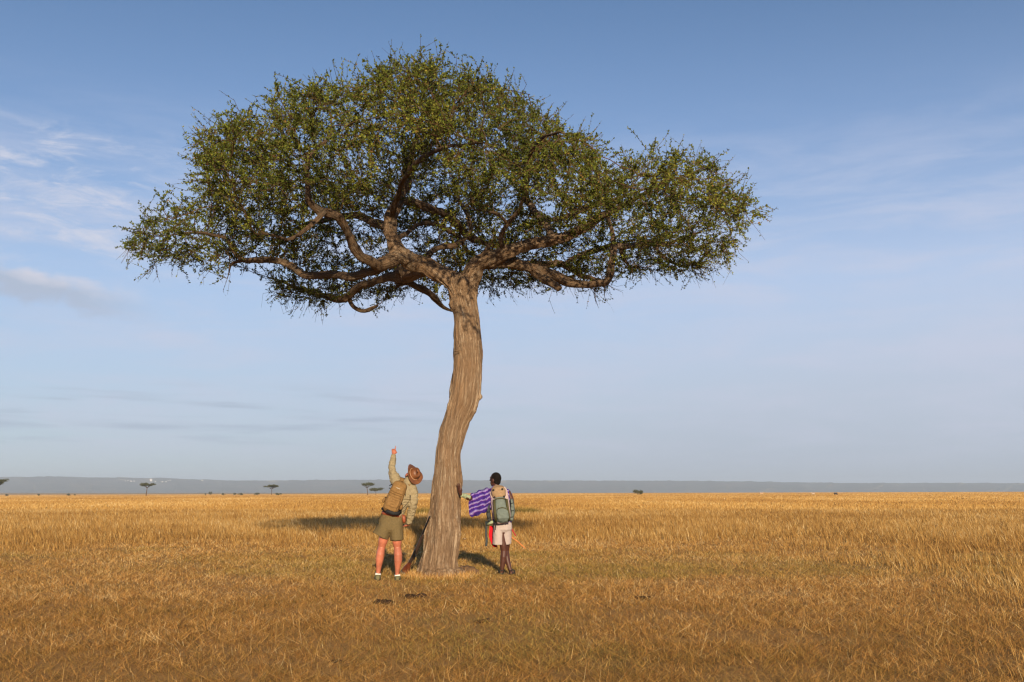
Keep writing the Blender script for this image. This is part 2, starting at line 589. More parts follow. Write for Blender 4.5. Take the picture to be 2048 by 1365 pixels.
STRAW = [(0.0, (0.055, 0.031, 0.012)), (0.14, (0.16, 0.08, 0.026)), (0.4, (0.31, 0.168, 0.048)), (0.7, (0.44, 0.262, 0.080)), (0.93, (0.57, 0.39, 0.16)), (1.0, (0.64, 0.48, 0.25))]
SHORT = [(0.0, (0.055, 0.035, 0.016)), (0.10, (0.26, 0.20, 0.055)), (0.26, (0.47, 0.32, 0.085)), (0.34, (0.26, 0.112, 0.030)), (0.6, (0.55, 0.285, 0.080)), (0.85, (0.78, 0.49, 0.18)), (1.0, (0.82, 0.63, 0.33))]
M_STRAW = grass_material('straw_stems', STRAW)
M_SHORT = grass_material('short_dry_grass', SHORT)


def wedge(n, d0, d1, power, half=0.66):
    """random points in the view wedge, density falling with distance"""
    u = RNG.uniform(0, 1, n)
    e = 2.0 - power
    d = (d0 ** e + u * (d1 ** e - d0 ** e)) ** (1 / e) if abs(e) > 1e-6 else d0 * (d1 / d0) ** u
    s = RNG.uniform(-half, half, n)
    return s * d, d                     # x, y


def tall_amount(x, y):
    """1 where the uncut grass stands, 0 on the grazed ground round the tree"""
    wob = (noise2(x, y, 0.22, 41, 3) - 0.5)
    far = np.clip((y - (23.0 + wob * 16 + np.clip(-x - 2, 0, 20) * 0.05)) / 9.0, 0, 1)
    edge = np.interp(y, [0, 7.8, 11, 15, 20, 26], [2.9, 3.4, 4.4, 4.9, 5.4, 7.0]) + wob * 3.6
    rgt = np.clip((x - edge) / 3.6, 0, 1) ** 0.8
    tuft = np.clip(0.35 + (noise2(x, y, 0.8, 44, 3) - 0.45) * 4.2, 0.04, 1)
    return np.maximum(far, rgt * tuft)


def build_grass():
    # grazed, trampled short grass
    n = 1600000
    x, y = wedge(n, 5.5, 34, 1.25, 0.70)
    cl = noise2(x, y, 1.1, 51, 3)
    gone = noise2(x, y, 1.6, 53, 4) > 0.68
    keep = (RNG.uniform(0, 1, n) < np.clip((cl - 0.20) * 2.6, 0.45, 1) * np.clip((noise2(x, y, 6.0, 52, 2) - 0.22) * 3.2, 0.12, 1)) & ~(gone & (RNG.uniform(0, 1, n) < 0.45))
    keep &= RNG.uniform(0, 1, n) > tall_amount(x, y) * 0.7
    x, y, cl = x[keep], y[keep], cl[keep]
    n = len(x)
    lying = RNG.uniform(0, 1, n) < np.interp(y, [7, 16, 24], [0.66, 0.50, 0.38])
    lean = np.where(lying, np.clip(RNG.normal(1.28, 0.16, n), 0.8, 1.53), np.clip(RNG.normal(0.62, 0.35, n), 0, 1.5))
    h = np.where(lying, RNG.uniform(0.05, 0.17, n), RNG.uniform(0.018, 0.07, n)) * (0.7 + 0.7 * cl) * (1 + y * 0.004)
    wd = (0.0014 + 0.00021 * y) * RNG.uniform(0.7, 1.3, n)
    for fx, fy in ((755, 1161), (796, 1163), (1003, 1151), (1024, 1148)):
        g_ = G(fx, fy)
        h = np.where(np.hypot((x - g_.x) / 0.22, (y - g_.y + 0.12) / 0.5) < 1, h * 0.4, h)
    gr = np.clip((noise2(x, y, 0.22, 57, 3) - 0.50) * 4.5, 0, 0.75)
    gr = np.maximum(gr, np.clip(1 - np.abs(y - 21.5) / 5, 0, 1) * np.clip((noise2(x, y, 0.35, 58, 2) - 0.3) * 1.6, 0, 0.65))
    base = np.clip(RNG.normal(0.35 + 0.27 * np.clip((y - 8) / 10, 0, 1), 0.24, n) + (noise2(x, y, 0.5, 59, 3) - 0.5) * 0.55 + (noise2(x, y, 5.5, 60, 2) - 0.5) * 0.5, 0.30, 1)
    tint = np.where(RNG.uniform(0, 1, n) < gr, RNG.uniform(0.08, 0.30, n), base)
    z_s = ground_z(x, y) - 0.004 + np.where(lying, RNG.uniform(0, 0.028, n), 0)
    tint = np.where(RNG.uniform(0, 1, n) < 0.20, RNG.uniform(0.0, 0.04, n), tint)
    blade_mesh('short_grass', x, y, h, wd, lean, noise2(x, y, 1.9, 56, 2) * 22 + RNG.normal(0, 1.5, n), RNG.uniform(-0.25, 0.25, n), tint, M_SHORT, z0=z_s)
    # uncut straw-coloured grass, stems in loose tufts
    n = 1000000
    x, y = wedge(n, 6.0, 75, 1.2, 0.68)
    ta = tall_amount(x, y)
    cl = noise2(x, y, 1.3, 61, 3)
    keep = RNG.uniform(0, 1, n) < ta * np.clip((cl - 0.26) * 3.2, 0.08, 1) * np.clip((noise2(x, y, 4.2, 62, 2) - 0.22) * 3.2, 0.12 + 0.5 * np.clip((y - 25) / 20, 0, 1), 1)
    x, y, cl, ta = x[keep], y[keep], cl[keep], ta[keep]
    n = len(x)
    h = RNG.uniform(0.12, 0.40, n) * (0.6 + 0.7 * cl) * (0.35 + 0.65 * ta)
    wd = (0.0024 + 0.00036 * y) * RNG.uniform(0.7, 1.35, n)
    lean = np.abs(RNG.normal(0.0, 0.27, n))
    tint = np.clip(RNG.normal(0.40 + 0.20 * np.clip((y - 11) / 22, 0, 1), 0.22, n) + (noise2(x, y, 0.12, 63, 4) - 0.5) * 0.7 + (noise2(x, y, 1.1, 64, 3) - 0.5) * 0.4, 0.08, 1)
    blade_mesh('tall_grass', x, y, h, wd, lean, RNG.normal(2.6, 1.4, n), RNG.uniform(0, 0.6, n), tint, M_STRAW)
    # the same grass farther out
    n = 330000
    x, y = wedge(n, 70, 1500, 1.55, 0.62)
    cl = noise2(x, y, 0.12, 71, 4)
    h = RNG.uniform(0.22, 0.42, n) * (0.7 + 0.5 * cl)
    wd = (0.012 + 0.0010 * y) * RNG.uniform(0.6, 1.4, n)
    tint = np.clip(RNG.normal(0.63, 0.13, n) + (noise2(x, y * 0.35, 0.05, 73, 4) - 0.5) * 0.8, 0.1, 1)
    blade_mesh('distant_grass', x, y, h, wd, np.abs(RNG.normal(0, 0.2, n)), RNG.uniform(0, 6.28, n), RNG.uniform(0, 0.4, n), tint, M_STRAW,
               face=RNG.normal(0, 0.6, n))
    # taller tufts the grazers left round the foot of the trunk
    n = 2600
    c = G(876, 1157)
    a_ = RNG.uniform(0, 6.283, n); r_ = 0.36 + np.abs(RNG.normal(0, 0.16, n))
    x = c.x + np.cos(a_) * r_; y = c.y + 0.25 + np.sin(a_) * r_
    blade_mesh('short_grass', x, y, RNG.uniform(0.05, 0.17, n), np.full(n, 0.006), np.abs(RNG.normal(0.3, 0.3, n)), RNG.uniform(0, 6.28, n), RNG.uniform(0, 0.7, n), RNG.uniform(0.4, 1.0, n), M_SHORT)
    # single pale stalks left standing in the grazed patch
    n = 2600
    x, y = wedge(n, 5.5, 24, 1.0, 0.66)
    keep = tall_amount(x, y) < 0.6
    x, y = x[keep], y[keep]
    n = len(x)
    blade_mesh('dry_stalks', x, y, 0.08 + 0.24 * RNG.uniform(0, 1, n) ** 2, 0.0016 + 0.00013 * y, np.abs(RNG.normal(0.5, 0.5, n)), RNG.uniform(0, 6.28, n),
               RNG.uniform(-0.1, 0.3, n), RNG.uniform(0.8, 1.0, n), M_STRAW)


build_grass()

# ------------------------------------------------------------------ the big tree
TREE0 = G(876, 1157)
TY = TREE0.y + 0.25
TREE = thing('acacia_tree', (TREE0.x, TY, 0), 'tall flat-topped acacia with a bent bare trunk, standing between the two hikers', 'tree')
TRUNK = [(1166, 828, 922), (1150, 833, 914), (1128, 839, 914), (1105, 844, 919), (1080, 849, 922), (1050, 854, 923.5), (1018, 858, 922), (984, 863, 921), (947, 867, 921), (910, 870.5, 922), (885, 875, 927), (860, 879.5, 933), (846, 884.5, 938), (828, 889, 946), (809, 894, 955), (797, 896, 958), (784, 898, 961), (766, 900.5, 964), (747, 903, 967), (728, 905, 967), (709, 907, 966.5), (690, 908.5, 964.5), (672, 909.5, 962), (653, 910, 960), (635, 909, 957.5), (610, 906, 953), (590, 901, 950), (570, 893, 950)]
LIMBS = {
 'left': [(928, 606, 0, 20), (910, 577, 0, 22), (888, 553, 0, 22), (860, 530, -.1, 20), (828, 517, -.2, 20), (797, 511, -.3, 18), (775, 522, -.45, 15)],
 'A': [(812, 514, -.25, 18), (796, 500, -.3, 17), (783, 470, -.2, 14), (783, 430, 0, 13), (798, 402, .2, 12), (813, 373, .3, 11), (812, 340, .4, 9), (825, 300, .4, 8), (836, 265, .4, 7), (843, 238, .4, 6), (875, 208, .2, 5), (900, 190, 0, 4.5), (950, 182, -.2, 4), (1005, 180, -.4, 3), (1060, 190, -.6, 2)],
 'B': [(800, 515, -.3, 13), (768, 529, -.6, 13), (750, 528, -.8, 12), (712, 503, -1.2, 12), (691, 462, -1.6, 11), (675, 437, -1.9, 11), (642, 419, -2.2, 10.5), (621, 402, -2.4, 9), (616, 373, -2.5, 7.5), (613, 324, -2.6, 7), (623, 307, -2.6, 6), (659, 273, -2.5, 5), (662, 246, -2.5, 4), (655, 215, -2.5, 3)],
 'B2': [(650, 422, -2.2, 7), (625, 448, -2.3, 6), (600, 468, -2.4, 5.5), (575, 480, -2.5, 5), (545, 470, -2.7, 4), (510, 468, -3.0, 3)],
 'C': [(775, 524, -.5, 11), (760, 540, -.5, 10), (745, 545, -.5, 9.5), (704, 554, -.3, 9.5), (662, 550, 0, 9), (611, 551, .2, 9), (587, 532, .3, 8.5), (560, 521, .4, 8), (537, 519, .4, 8), (508, 519, .4, 7.5), (484, 519, .4, 7), (466, 502, .3, 6), (454, 478, .2, 5), (430, 471, 0, 4.5), (400, 465, -.2, 4), (350, 470, -.5, 3), (300, 475, -.7, 2)],
 'C2': [(490, 520, .4, 5), (470, 524, .5, 4.5), (460, 530, .5, 4), (458, 545, .5, 2.6), (451, 570, .5, 1.9), (447, 583, .5, 1.8), (452, 592, .5, 1.3), (458, 602, .5, 1)],
 'D': [(806, 545, 1.0, 14), (765, 556, 1.6, 9), (724, 571, 2.2, 8), (699, 590, 2.6, 8), (683, 601, 2.8, 7.5), (652, 593, 3.2, 7), (621, 583, 3.6, 5), (590, 575, 4, 4), (560, 560, 4.3, 2.5)],
 'D2': [(697, 595, 2.7, 6), (700, 607, 2.7, 6), (712, 618, 2.6, 5.5), (726, 623, 2.6, 5), (740, 620, 2.5, 5), (757, 611, 2.4, 3.5)],
 'E': [(862, 528, .2, 13), (840, 540, .7, 16), (815, 549, 1.1, 18), (806, 556, 1.3, 14), (822, 566, 1.4, 8.5), (847, 579, 1.7, 8), (872, 597, 2, 8), (888, 615, 2.2, 5.5), (904, 622, 2.3, 3.5)],
 'E2': [(815, 560, 1.2, 8), (798, 570, 1.2, 5), (790, 577, 1.2, 2)],
 'F': [(855, 508, .1, 8), (878, 495, .6, 7), (909, 491, .9, 7), (929, 476, 1.2, 6.5), (941, 460, 1.4, 6.5), (935, 431, 1.7, 6), (923, 411, 2, 5), (915, 385, 2.3, 4), (920, 340, 2.6, 3)],
 'G': [(795, 478, -.1, 7), (827, 456, .5, 6), (857, 446, 1.0, 6), (888, 456, 1.5, 6), (917, 476, 2, 6), (935, 500, 2.4, 4.5), (965, 520, 2.9, 3)],
 'H': [(784, 455, -.1, 11), (755, 448, .6, 10), (724, 435, 1.3, 9), (687, 433, 2, 8), (650, 440, 2.8, 6), (610, 450, 3.4, 4.5), (570, 470, 3.9, 3)],
 'I': [(800, 400, .2, 9), (822, 405, .6, 10), (850, 416, 1, 10), (890, 430, 1.8, 10), (915, 450, 2.4, 9), (945, 475, 3, 8), (985, 490, 3.8, 6), (1030, 500, 4.5, 4)],
 'J': [(928, 615, 0, 20), (932, 575, 0, 19), (942, 547, 0, 20), (963, 530, -.1, 17), (989, 518, -.2, 15), (1015, 506, -.3, 14), (1043, 495, -.3, 13), (1075, 487, -.3, 13), (1107, 481, -.3, 13), (1139, 472, -.3, 12), (1171, 455, -.3, 11), (1193, 440, -.3, 10), (1221, 425, -.4, 8), (1260, 405, -.6, 6), (1300, 380, -.8, 4), (1350, 355, -1.0, 3)],
 'S': [(950, 540, -.05, 13), (964, 518, -.15, 12), (972, 503, -.2, 9), (979, 488, -.2, 5)],
 'K': [(1010, 505, -.3, 6.5), (1000, 484, -.4, 6), (1005, 465, -.5, 6), (1015, 450, -.6, 6), (1023, 438, -.7, 5.5), (1038, 419, -.9, 5), (1047, 390, -1.2, 4), (1060, 350, -1.6, 3)],
 'K2': [(1015, 448, -.6, 4.5), (993, 429, -.9, 4), (957, 421, -1.4, 3.5), (930, 412, -1.8, 3)],
 'M': [(1112, 481, -.3, 9), (1096, 455, 0, 9), (1075, 431, .4, 9), (1058, 408, .8, 8), (1049, 391, 1, 7), (1055, 340, 1.3, 5.5), (1075, 300, 1.5, 4.5), (1100, 260, 1.6, 3)],
 'N': [(1086, 446, .2, 7), (1110, 438, .5, 7), (1128, 434, .8, 7), (1171, 416, 1.5, 7), (1204, 406, 2, 6), (1260, 390, 2.8, 4), (1310, 370, 3.2, 3)],
 'O': [(975, 527, -.15, 12), (1010, 527, 0, 12), (1036, 530, 0, 12), (1064, 538, .1, 11.5), (1107, 552, .2, 11), (1139, 566, .3, 10.5), (1171, 569, .4, 9), (1195, 566, .4, 9), (1214, 563, .5, 8.5), (1222, 545, .6, 8), (1227, 509, .8, 7.5), (1225, 483, .9, 7), (1222, 460, 1.0, 5), (1215, 430, 1.1, 4)],
 'O2': [(1224, 494, .9, 7), (1242, 494, 1, 7), (1268, 493, 1.2, 7.5), (1298, 485, 1.5, 6.5), (1331, 489, 1.9, 6), (1355, 480, 2.2, 4), (1400, 465, 2.5, 3)],
 'O3': [(1310, 488, 1.7, 4.5), (1316, 502, 1.8, 4.5), (1328, 515, 1.9, 4.5), (1346, 526, 2.1, 4), (1370, 535, 2.3, 3)],
 'O4': [(1240, 494, 1, 4.5), (1248, 517, 1.2, 4.5), (1266, 540, 1.5, 3)],
 'T': [(1062, 540, .1, 9), (1085, 556, .05, 9.5), (1103, 568, -.05, 9), (1117, 577, -.1, 8)],
 'U': [(975, 528, .3, 10), (1020, 528, .9, 9), (1066, 530, 1.6, 9), (1128, 530, 2.4, 8), (1161, 550, 3, 6), (1200, 560, 3.6, 4)],
 'U2': [(1124, 530, 2.4, 6), (1161, 509, 2.9, 6), (1204, 498, 3.6, 6), (1225, 490, 4, 4), (1270, 480, 4.4, 3)],
 'V': [(783, 440, 0, 8), (800, 380, -.9, 7), (830, 330, -1.9, 6), (880, 300, -2.9, 5), (930, 290, -3.5, 4), (970, 285, -4.0, 3)],
 'V2': [(1056, 404, .8, 6.5), (1050, 360, -.5, 6), (1060, 310, -1.7, 5), (1090, 275, -2.8, 4), (1120, 265, -3.6, 3)],
 'X': [(1190, 578, .5, 3.2), (1192, 601, .6, 2.2), (1200, 622, .6, 1.3)],
 'X2': [(1209, 566, .5, 3.2), (1210, 597, .5, 2.2), (1221, 612, .5, 1.6), (1234, 636, .5, 1.0)],
}


def catmull(pts, step):
    """smooth resampling of a list of number tuples (first three are a position)"""
    pts = [np.array(p, float) for p in pts]
    out = []
    for i in range(len(pts) - 1):
        p0, p1, p2, p3 = pts[max(i - 1, 0)], pts[i], pts[i + 1], pts[min(i + 2, len(pts) - 1)]
        L = np.linalg.norm((p2 - p1)[:3])
        m = max(1, int(round(L / step)))
        for k in range(m):
            t = k / m
            out.append(0.5 * ((2 * p1) + (-p0 + p2) * t + (2 * p0 - 5 * p1 + 4 * p2 - p3) * t * t + (-p0 + 3 * p1 - 3 * p2 + p3) * t ** 3))
    out.append(pts[-1])
    return np.array(out)


paths = []                                  # (n,4): position and radius
tp = []
for py, l, r in TRUNK:
    c = P((l + r) / 2, py, TY)
    tp.append((c.x, c.y, c.z, (r - l) / 2 / F_PX * (TY / (CP - (H_PX / 2 - py) / F_PX * SP))))
paths.append(catmull(tp, 0.06))
for k, L in LIMBS.items():
    q = []
    for px, py, dy, hw in L:
        Y = TY + dy
        c = P(px, py, Y)
        q.append((c.x, c.y, c.z, hw / F_PX * Y * (1.0 if hw > 12 else 0.90)))
    paths.append(catmull(q, 0.06))
NPATH_TRUNK = 1

mb = MB()
for i, p in enumerate(paths):
    jit = 0.0 if i == 0 else 0.12
    ln = np.arange(len(p)) * 0.06
    rad = p[:, 3] * (1 + jit * (fbm(np.stack([ln * 4 + i * 17, ln * 0, ln * 0], 1), 3, 5) - 0.5) * 2)
    wob = (np.stack([fbm(np.stack([ln * 2.5 + i * 9, ln * 0 + a, ln * 0], 1), 3, 6) for a in (0.1, 4.2, 8.3)], 1) - 0.5) * (0 if i == 0 else 1.3) * p[:, 3:4]
    mb.loft([Vector(v) for v in (p[:, :3] + wob)], rad, None if i else list(rad * 0.97), n=20, cap=0.5, side=(0.93, 0.3, 0.2))
# root flare
for a in (-2.95, -2.1, -1.35, -0.75, 0.3, 1.3, 2.2):
    b = Vector((TREE0.x, TY, 0))
    d = Vector((math.cos(a), math.sin(a), 0))
    mb.loft([b + d * 0.14 + Vector((0, 0, 1.1)), b + d * 0.20 + Vector((0, 0, 0.5)), b + d * 0.25 + Vector((0, 0, 0.16)), b + d * 0.34 + Vector((0, 0, -0.04)), b + d * 0.42 + Vector((0, 0, -0.16))], [0.07, 0.10, 0.105, 0.10, 0.08], n=10)
# knobs on the trunk
for px, py, dy, r in ((912, 703, -.25, .05), (956, 794, -.1, .045), (943, 822, -.12, .05), (930, 1078, -.1, .03)):
    c = P(px, py, TY + dy)
    mb.ball(c, (r * 1.2, r, r * 0.7))

# skeleton look-up for bark coordinates
skp, skt, sku, skw, sks, skr = [], [], [], [], [], []
for i, p in enumerate(paths):
    pos = p[:, :3]
    tan = np.gradient(pos, axis=0); tan /= np.linalg.norm(tan, axis=1)[:, None] + 1e-9
    u = np.array([0.93, 0.3, 0.2]); s = i * 13.7
    for k in range(len(pos)):
        t = tan[k]
        u = u - t * u.dot(t); u = u / np.linalg.norm(u)
        if k:
            s += np.linalg.norm(pos[k] - pos[k - 1])
        skp.append(pos[k]); skt.append(t); sku.append(u.copy()); skw.append(np.cross(t, u)); sks.append(s); skr.append(p[k, 3])
skp, skt, sku, skw, sks, skr = map(np.array, (skp, skt, sku, skw, sks, skr))
KD = kdtree.KDTree(len(skp))
for i, p in enumerate(skp):
    KD.insert(p, i)
KD.balance()


def bark_coords(co):
    idx = np.empty(len(co), int)
    for i, c in enumerate(co):
        best, bi = 1e9, 0
        for q, j, d in KD.find_n(c, 7):
            v = d / skr[j]
            if v < best:
                best, bi = v, j
        idx[i] = bi
    d = co - skp[idx]
    s = sks[idx] + (d * skt[idx]).sum(1)
    a = np.arctan2((d * skw[idx]).sum(1), (d * sku[idx]).sum(1)) + 0.22 * sks[idx] * (sks[idx] < 9)
    r = np.maximum(skr[idx], 0.03)
    return np.stack([np.cos(a) * r, np.sin(a) * r, s], 1), r


me = bpy.data.meshes.new('trunk')
me.from_pydata([tuple(v) for v in mb.v], [], mb.f)
tmp = bpy.data.objects.new('trunk', me)
COL.objects.link(tmp)
md = tmp.modifiers.new('r', 'REMESH'); md.mode = 'VOXEL'; md.voxel_size = 0.02
md = tmp.modifiers.new('s', 'SMOOTH'); md.factor = 0.5; md.iterations = 3
nm = bpy.data.meshes.new_from_object(tmp.evaluated_get(bpy.context.evaluated_depsgraph_get()))
tmp.modifiers.clear(); tmp.data = nm
bpy.data.meshes.remove(me)
n = len(nm.vertices)
co = np.empty(n * 3, np.float32); nm.vertices.foreach_get('co', co); co = co.reshape(-1, 3).astype(float)
no = np.empty(n * 3, np.float32); nm.vertices.foreach_get('normal', no); no = no.reshape(-1, 3)
bc, br = bark_coords(co)
fur = fbm(bc * [15, 15, 1.2], 3, 81)
lump = fbm(bc * [4, 4, 0.9], 3, 83)
flute = fbm(bc * [8, 8, 0.35], 2, 85)
flat = np.clip(no[:, 2] * 0 + 1, 0, 1)
amp = np.clip(br / 0.28, 0.15, 1)
dsp = (np.abs(fur - 0.5) * 2 - 0.35) * 0.085 * amp + (lump - 0.5) * 0.08 * amp + (flute - 0.5) * 0.10 * amp
co2 = co + no * dsp[:, None] - np.array(TREE.location)
nm.vertices.foreach_set('co', co2.astype(np.float32).ravel())
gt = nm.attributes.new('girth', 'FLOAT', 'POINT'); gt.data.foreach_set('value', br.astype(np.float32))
at = nm.attributes.new('bark', 'FLOAT_VECTOR', 'POINT'); at.data.foreach_set('vector', bc.astype(np.float32).ravel())
nm.polygons.foreach_set('use_smooth', np.full(len(nm.polygons), True))


def bark_material():
    m, t = material('furrowed_bark')
    a = (t.n('ShaderNodeAttribute', attribute_name='bark'), 'Vector')
    mp = t.n('ShaderNodeMapping', i={'Vector': a, 'Scale': (1, 1, 0.085)})
    n1 = t.noise(mp, 20, 7, 0.66, 0.35)
    n2 = t.noise(t.n('ShaderNodeMapping', i={'Vector': a, 'Scale': (1, 1, 0.35)}), 55, 5, 0.7)
    n3 = t.noise(a, 1.6, 4, 0.6)
    ridge = t.math('ABSOLUTE', t.math('SUBTRACT', (n1, 0), 0.5))
    h = t.math('ADD', t.math('MULTIPLY', ridge, 3.0, clamp=True), t.math('MULTIPLY', (n2, 0), 0.45))
    c = t.ramp(h, [(0.13, (0.060, 0.038, 0.023)), (0.25, (0.20, 0.127, 0.075)), (0.52, (0.315, 0.222, 0.143)), (0.95, (0.54, 0.43, 0.31))])
    c2 = t.mix(t.n('ShaderNodeMapRange', i={'Value': (n3, 0), 'From Min': 0.4, 'From Max': 0.7, 'To Max': 0.35}), c, (0.30, 0.175, 0.09))
    cr = t.noise(t.n('ShaderNodeMapping', i={'Vector': a, 'Scale': (1, 1, 0.07), 'Location': (3, 1, 0)}), 15, 3, 0.55, 0.4)
    ck = t.n('ShaderNodeMapRange', i={'Value': t.math('ABSOLUTE', t.math('SUBTRACT', (cr, 0), 0.5)), 'From Min': 0.0, 'From Max': 0.022, 'To Min': 1.0, 'To Max': 0.0})
    gp = t.n('ShaderNodeMapRange', i={'Value': (t.noise(a, 2.6, 3, 0.6), 0), 'From Min': 0.44, 'From Max': 0.60})
    c2 = t.mix(t.math('MULTIPLY', ck, t.math('MULTIPLY', gp, 0.5)), c2, (0.66, 0.56, 0.43))
    # grey lichen on the upper limbs
    geo = t.n('ShaderNodeNewGeometry')
    z = t.n('ShaderNodeSeparateXYZ', i={0: (geo, 'Position')})
    up = t.n('ShaderNodeMapRange', i={'Value': (z, 2), 'From Min': 4.9, 'From Max': 5.4})
    lich = t.noise((geo, 'Position'), 5.5, 6, 0.75)
    lk = t.math('MULTIPLY', up, t.n('ShaderNodeMapRange', i={'Value': (lich, 0), 'From Min': 0.50, 'From Max': 0.64, 'To Max': 0.6}))
    c3 = t.mix(lk, c2, (0.24, 0.225, 0.19))
    # canopy shade painted into the bark colour, stronger on thinner limbs
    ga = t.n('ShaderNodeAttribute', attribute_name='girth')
    limb_shade = t.n('ShaderNodeMapRange', i={'Value': (ga, 'Fac'), 'From Min': 0.05, 'From Max': 0.19, 'To Min': 0.78, 'To Max': 0.0})
    c3 = t.mix(limb_shade, c3, t.ramp(h, [(0.15, (0.035, 0.022, 0.014)), (0.5, (0.115, 0.075, 0.046)), (0.95, (0.23, 0.165, 0.11))]))
    bp = t.n('ShaderNodeBump', i={'Strength': 1.0, 'Distance': 0.045, 'Height': h})
    t.out(t.n('ShaderNodeBsdfPrincipled', i={'Base Color': (c3, 2), 'Roughness': 0.92, 'Specular IOR Level': 0.15, 'Normal': bp}))
    return m


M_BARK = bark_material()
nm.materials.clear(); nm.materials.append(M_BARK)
tmp.parent = TREE

# --- finer branches grown through the crown volume (space colonisation)
SIL = [(232, 456), (262, 425), (300, 403), (340, 400), (372, 375), (402, 345), (382, 330), (398, 303), (383, 270), (412, 250), (420, 222), (478, 210), (528, 208), (556, 186), (548, 158), (600, 122), (640, 135), (690, 138), (738, 110), (770, 88), (830, 92), (880, 112), (940, 116), (1000, 138), (1050, 166), (1100, 192), (1118, 212), (1160, 228), (1185, 250), (1205, 318), (1255, 285), (1320, 258), (1400, 274), (1427, 288), (1430, 312), (1470, 340), (1497, 365), (1520, 393), (1498, 412), (1500, 440), (1520, 458), (1488, 470), (1465, 500), (1462, 530), (1425, 535), (1398, 562), (1330, 550), (1290, 540), (1250, 560), (1232, 592), (1195, 595), (1160, 575), (1080, 590), (1010, 570), (950, 590), (880, 578), (830, 585), (780, 595), (745, 615), (700, 618), (640, 628), (570, 610), (528, 578), (522, 548), (545, 528), (480, 520), (465, 560), (432, 548), (425, 525), (370, 532), (310, 545), (268, 540), (282, 520), (258, 490)]
SILA = np.array(SIL, float)


def inside(px, py):
    c = np.zeros(len(px), bool)
    j = len(SILA) - 1
    for i in range(len(SILA)):
        xi, yi = SILA[i]; xj, yj = SILA[j]
        hit = ((yi > py) != (yj > py)) & (px < (xj - xi) * (py - yi) / (yj - yi + 1e-12) + xi)
        c ^= hit
        j = i
    return c


def project(p):
    d = p - np.array([0, 0, CAM_H])
    zc = d[:, 1] * CP + d[:, 2] * SP
    yc = -d[:, 1] * SP + d[:, 2] * CP
    return W_PX / 2 + d[:, 0] / zc * F_PX, H_PX / 2 - yc / zc * F_PX


XC = -1.25
nA = 170000
q = np.stack([RNG.uniform(-7.2, 4.8, nA), RNG.uniform(-5.0, 5.2, nA) + TY, RNG.uniform(4.4, 9.6, nA)], 1)
rr = np.hypot((q[:, 0] - XC) / 6.1, (q[:, 1] - TY) / 5.0)
zhi = 9.35 - 2.5 * rr ** 2
zlo = 6.15 - 1.5 * rr ** 1.3 - 0.45 * np.clip((q[:, 1] - TY) / 3, 0, 1) + 0.65 * np.clip((TY - q[:, 1]) / 3.5, 0, 1)
tz = (q[:, 2] - zlo) / (zhi - zlo)
ok = (rr < 1.06) & (tz > 0) & (tz < 1)
px, py = project(q)
ok &= inside(px, py - 34) & inside(px - np.where(py > 370, 4, 16), py) & inside(px + np.where(py > 370, 8, 16), py) & inside(px, py + 6)
dens = np.interp(py, [100, 440, 490, 540, 620], [1.0, 1.0, 0.95, 0.8, 0.75]) * (0.5 + 0.5 * np.clip(tz * 1.6, 0, 1))
pad = fbm(np.stack([q[:, 0] * 0.64, q[:, 1] * 0.64, q[:, 2] * 1.6], 1), 2, 91)
dens *= np.clip((pad - 0.46) * 10.0, 0.06, 1) * np.where(q[:, 1] > TY, 1.0, 0.75)
dens *= np.where(px < 520, 1.5, 1.0)
ok &= RNG.uniform(0, 1, nA) < dens
ATT = q[ok][:10000]

N_pos = [list(p) for pth in paths[1:] for p in pth[::2, :3]]
N_par = [-1] * len(N_pos)
N_dir = [None] * len(N_pos)
n_limb = len(N_pos)
limb_r = np.array([r for pth in paths[1:] for r in pth[::2, 3]])
alive = np.ones(len(ATT), bool)
STEP, KILL, INF = 0.17, 0.30, 2.6
near_i = np.full(len(ATT), -1); near_d = np.full(len(ATT), 1e9)
start = 0
for it in range(110):
    P_ = np.array(N_pos)
    new = P_[start:]
    kd = kdtree.KDTree(len(new))
    for i, p in enumerate(new):
        kd.insert(p, i)
    kd.balance()
    for a in np.nonzero(alive)[0]:
        c, i, d = kd.find(ATT[a])
        if d < near_d[a]:
            near_d[a], near_i[a] = d, i + start
    start = len(N_pos)
    alive &= near_d > KILL
    sel = np.nonzero(alive & (near_d < INF))[0]
    if len(sel) == 0 or len(N_pos) > 26000:
        break
    dirs = ATT[sel] - P_[near_i[sel]]
    dirs /= np.linalg.norm(dirs, axis=1)[:, None]
    acc = {}
    for s_, d_ in zip(near_i[sel], dirs):
        acc[s_] = acc.get(s_, 0) + d_
    for s_, d_ in acc.items():
        d_ = d_ / (np.linalg.norm(d_) + 1e-9) + RNG.normal(0, 0.22, 3)
        if N_dir[s_] is not None:
            d_ = d_ + 0.55 * N_dir[s_]
        d_ /= np.linalg.norm(d_)
        pnew = P_[s_] + d_ * STEP
        N_pos.append(list(pnew)); N_par.append(int(s_)); N_dir.append(d_)
N_pos = np.array(N_pos); N_par = np.array(N_par)
nN = len(N_pos)
EXPO = 2.35
acc_r = np.zeros(nN)
kids = [[] for _ in range(nN)]
for i in range(nN - 1, n_limb - 1, -1):
    if acc_r[i] == 0:
        acc_r[i] = 0.0042 ** EXPO
    if N_par[i] >= n_limb:
        acc_r[N_par[i]] += acc_r[i]
    kids[N_par[i]].append(i)
rad = acc_r ** (1 / EXPO)
rad[:n_limb] = limb_r
rad = np.minimum(rad, 0.055)
V, Fc, off = [], [], 0


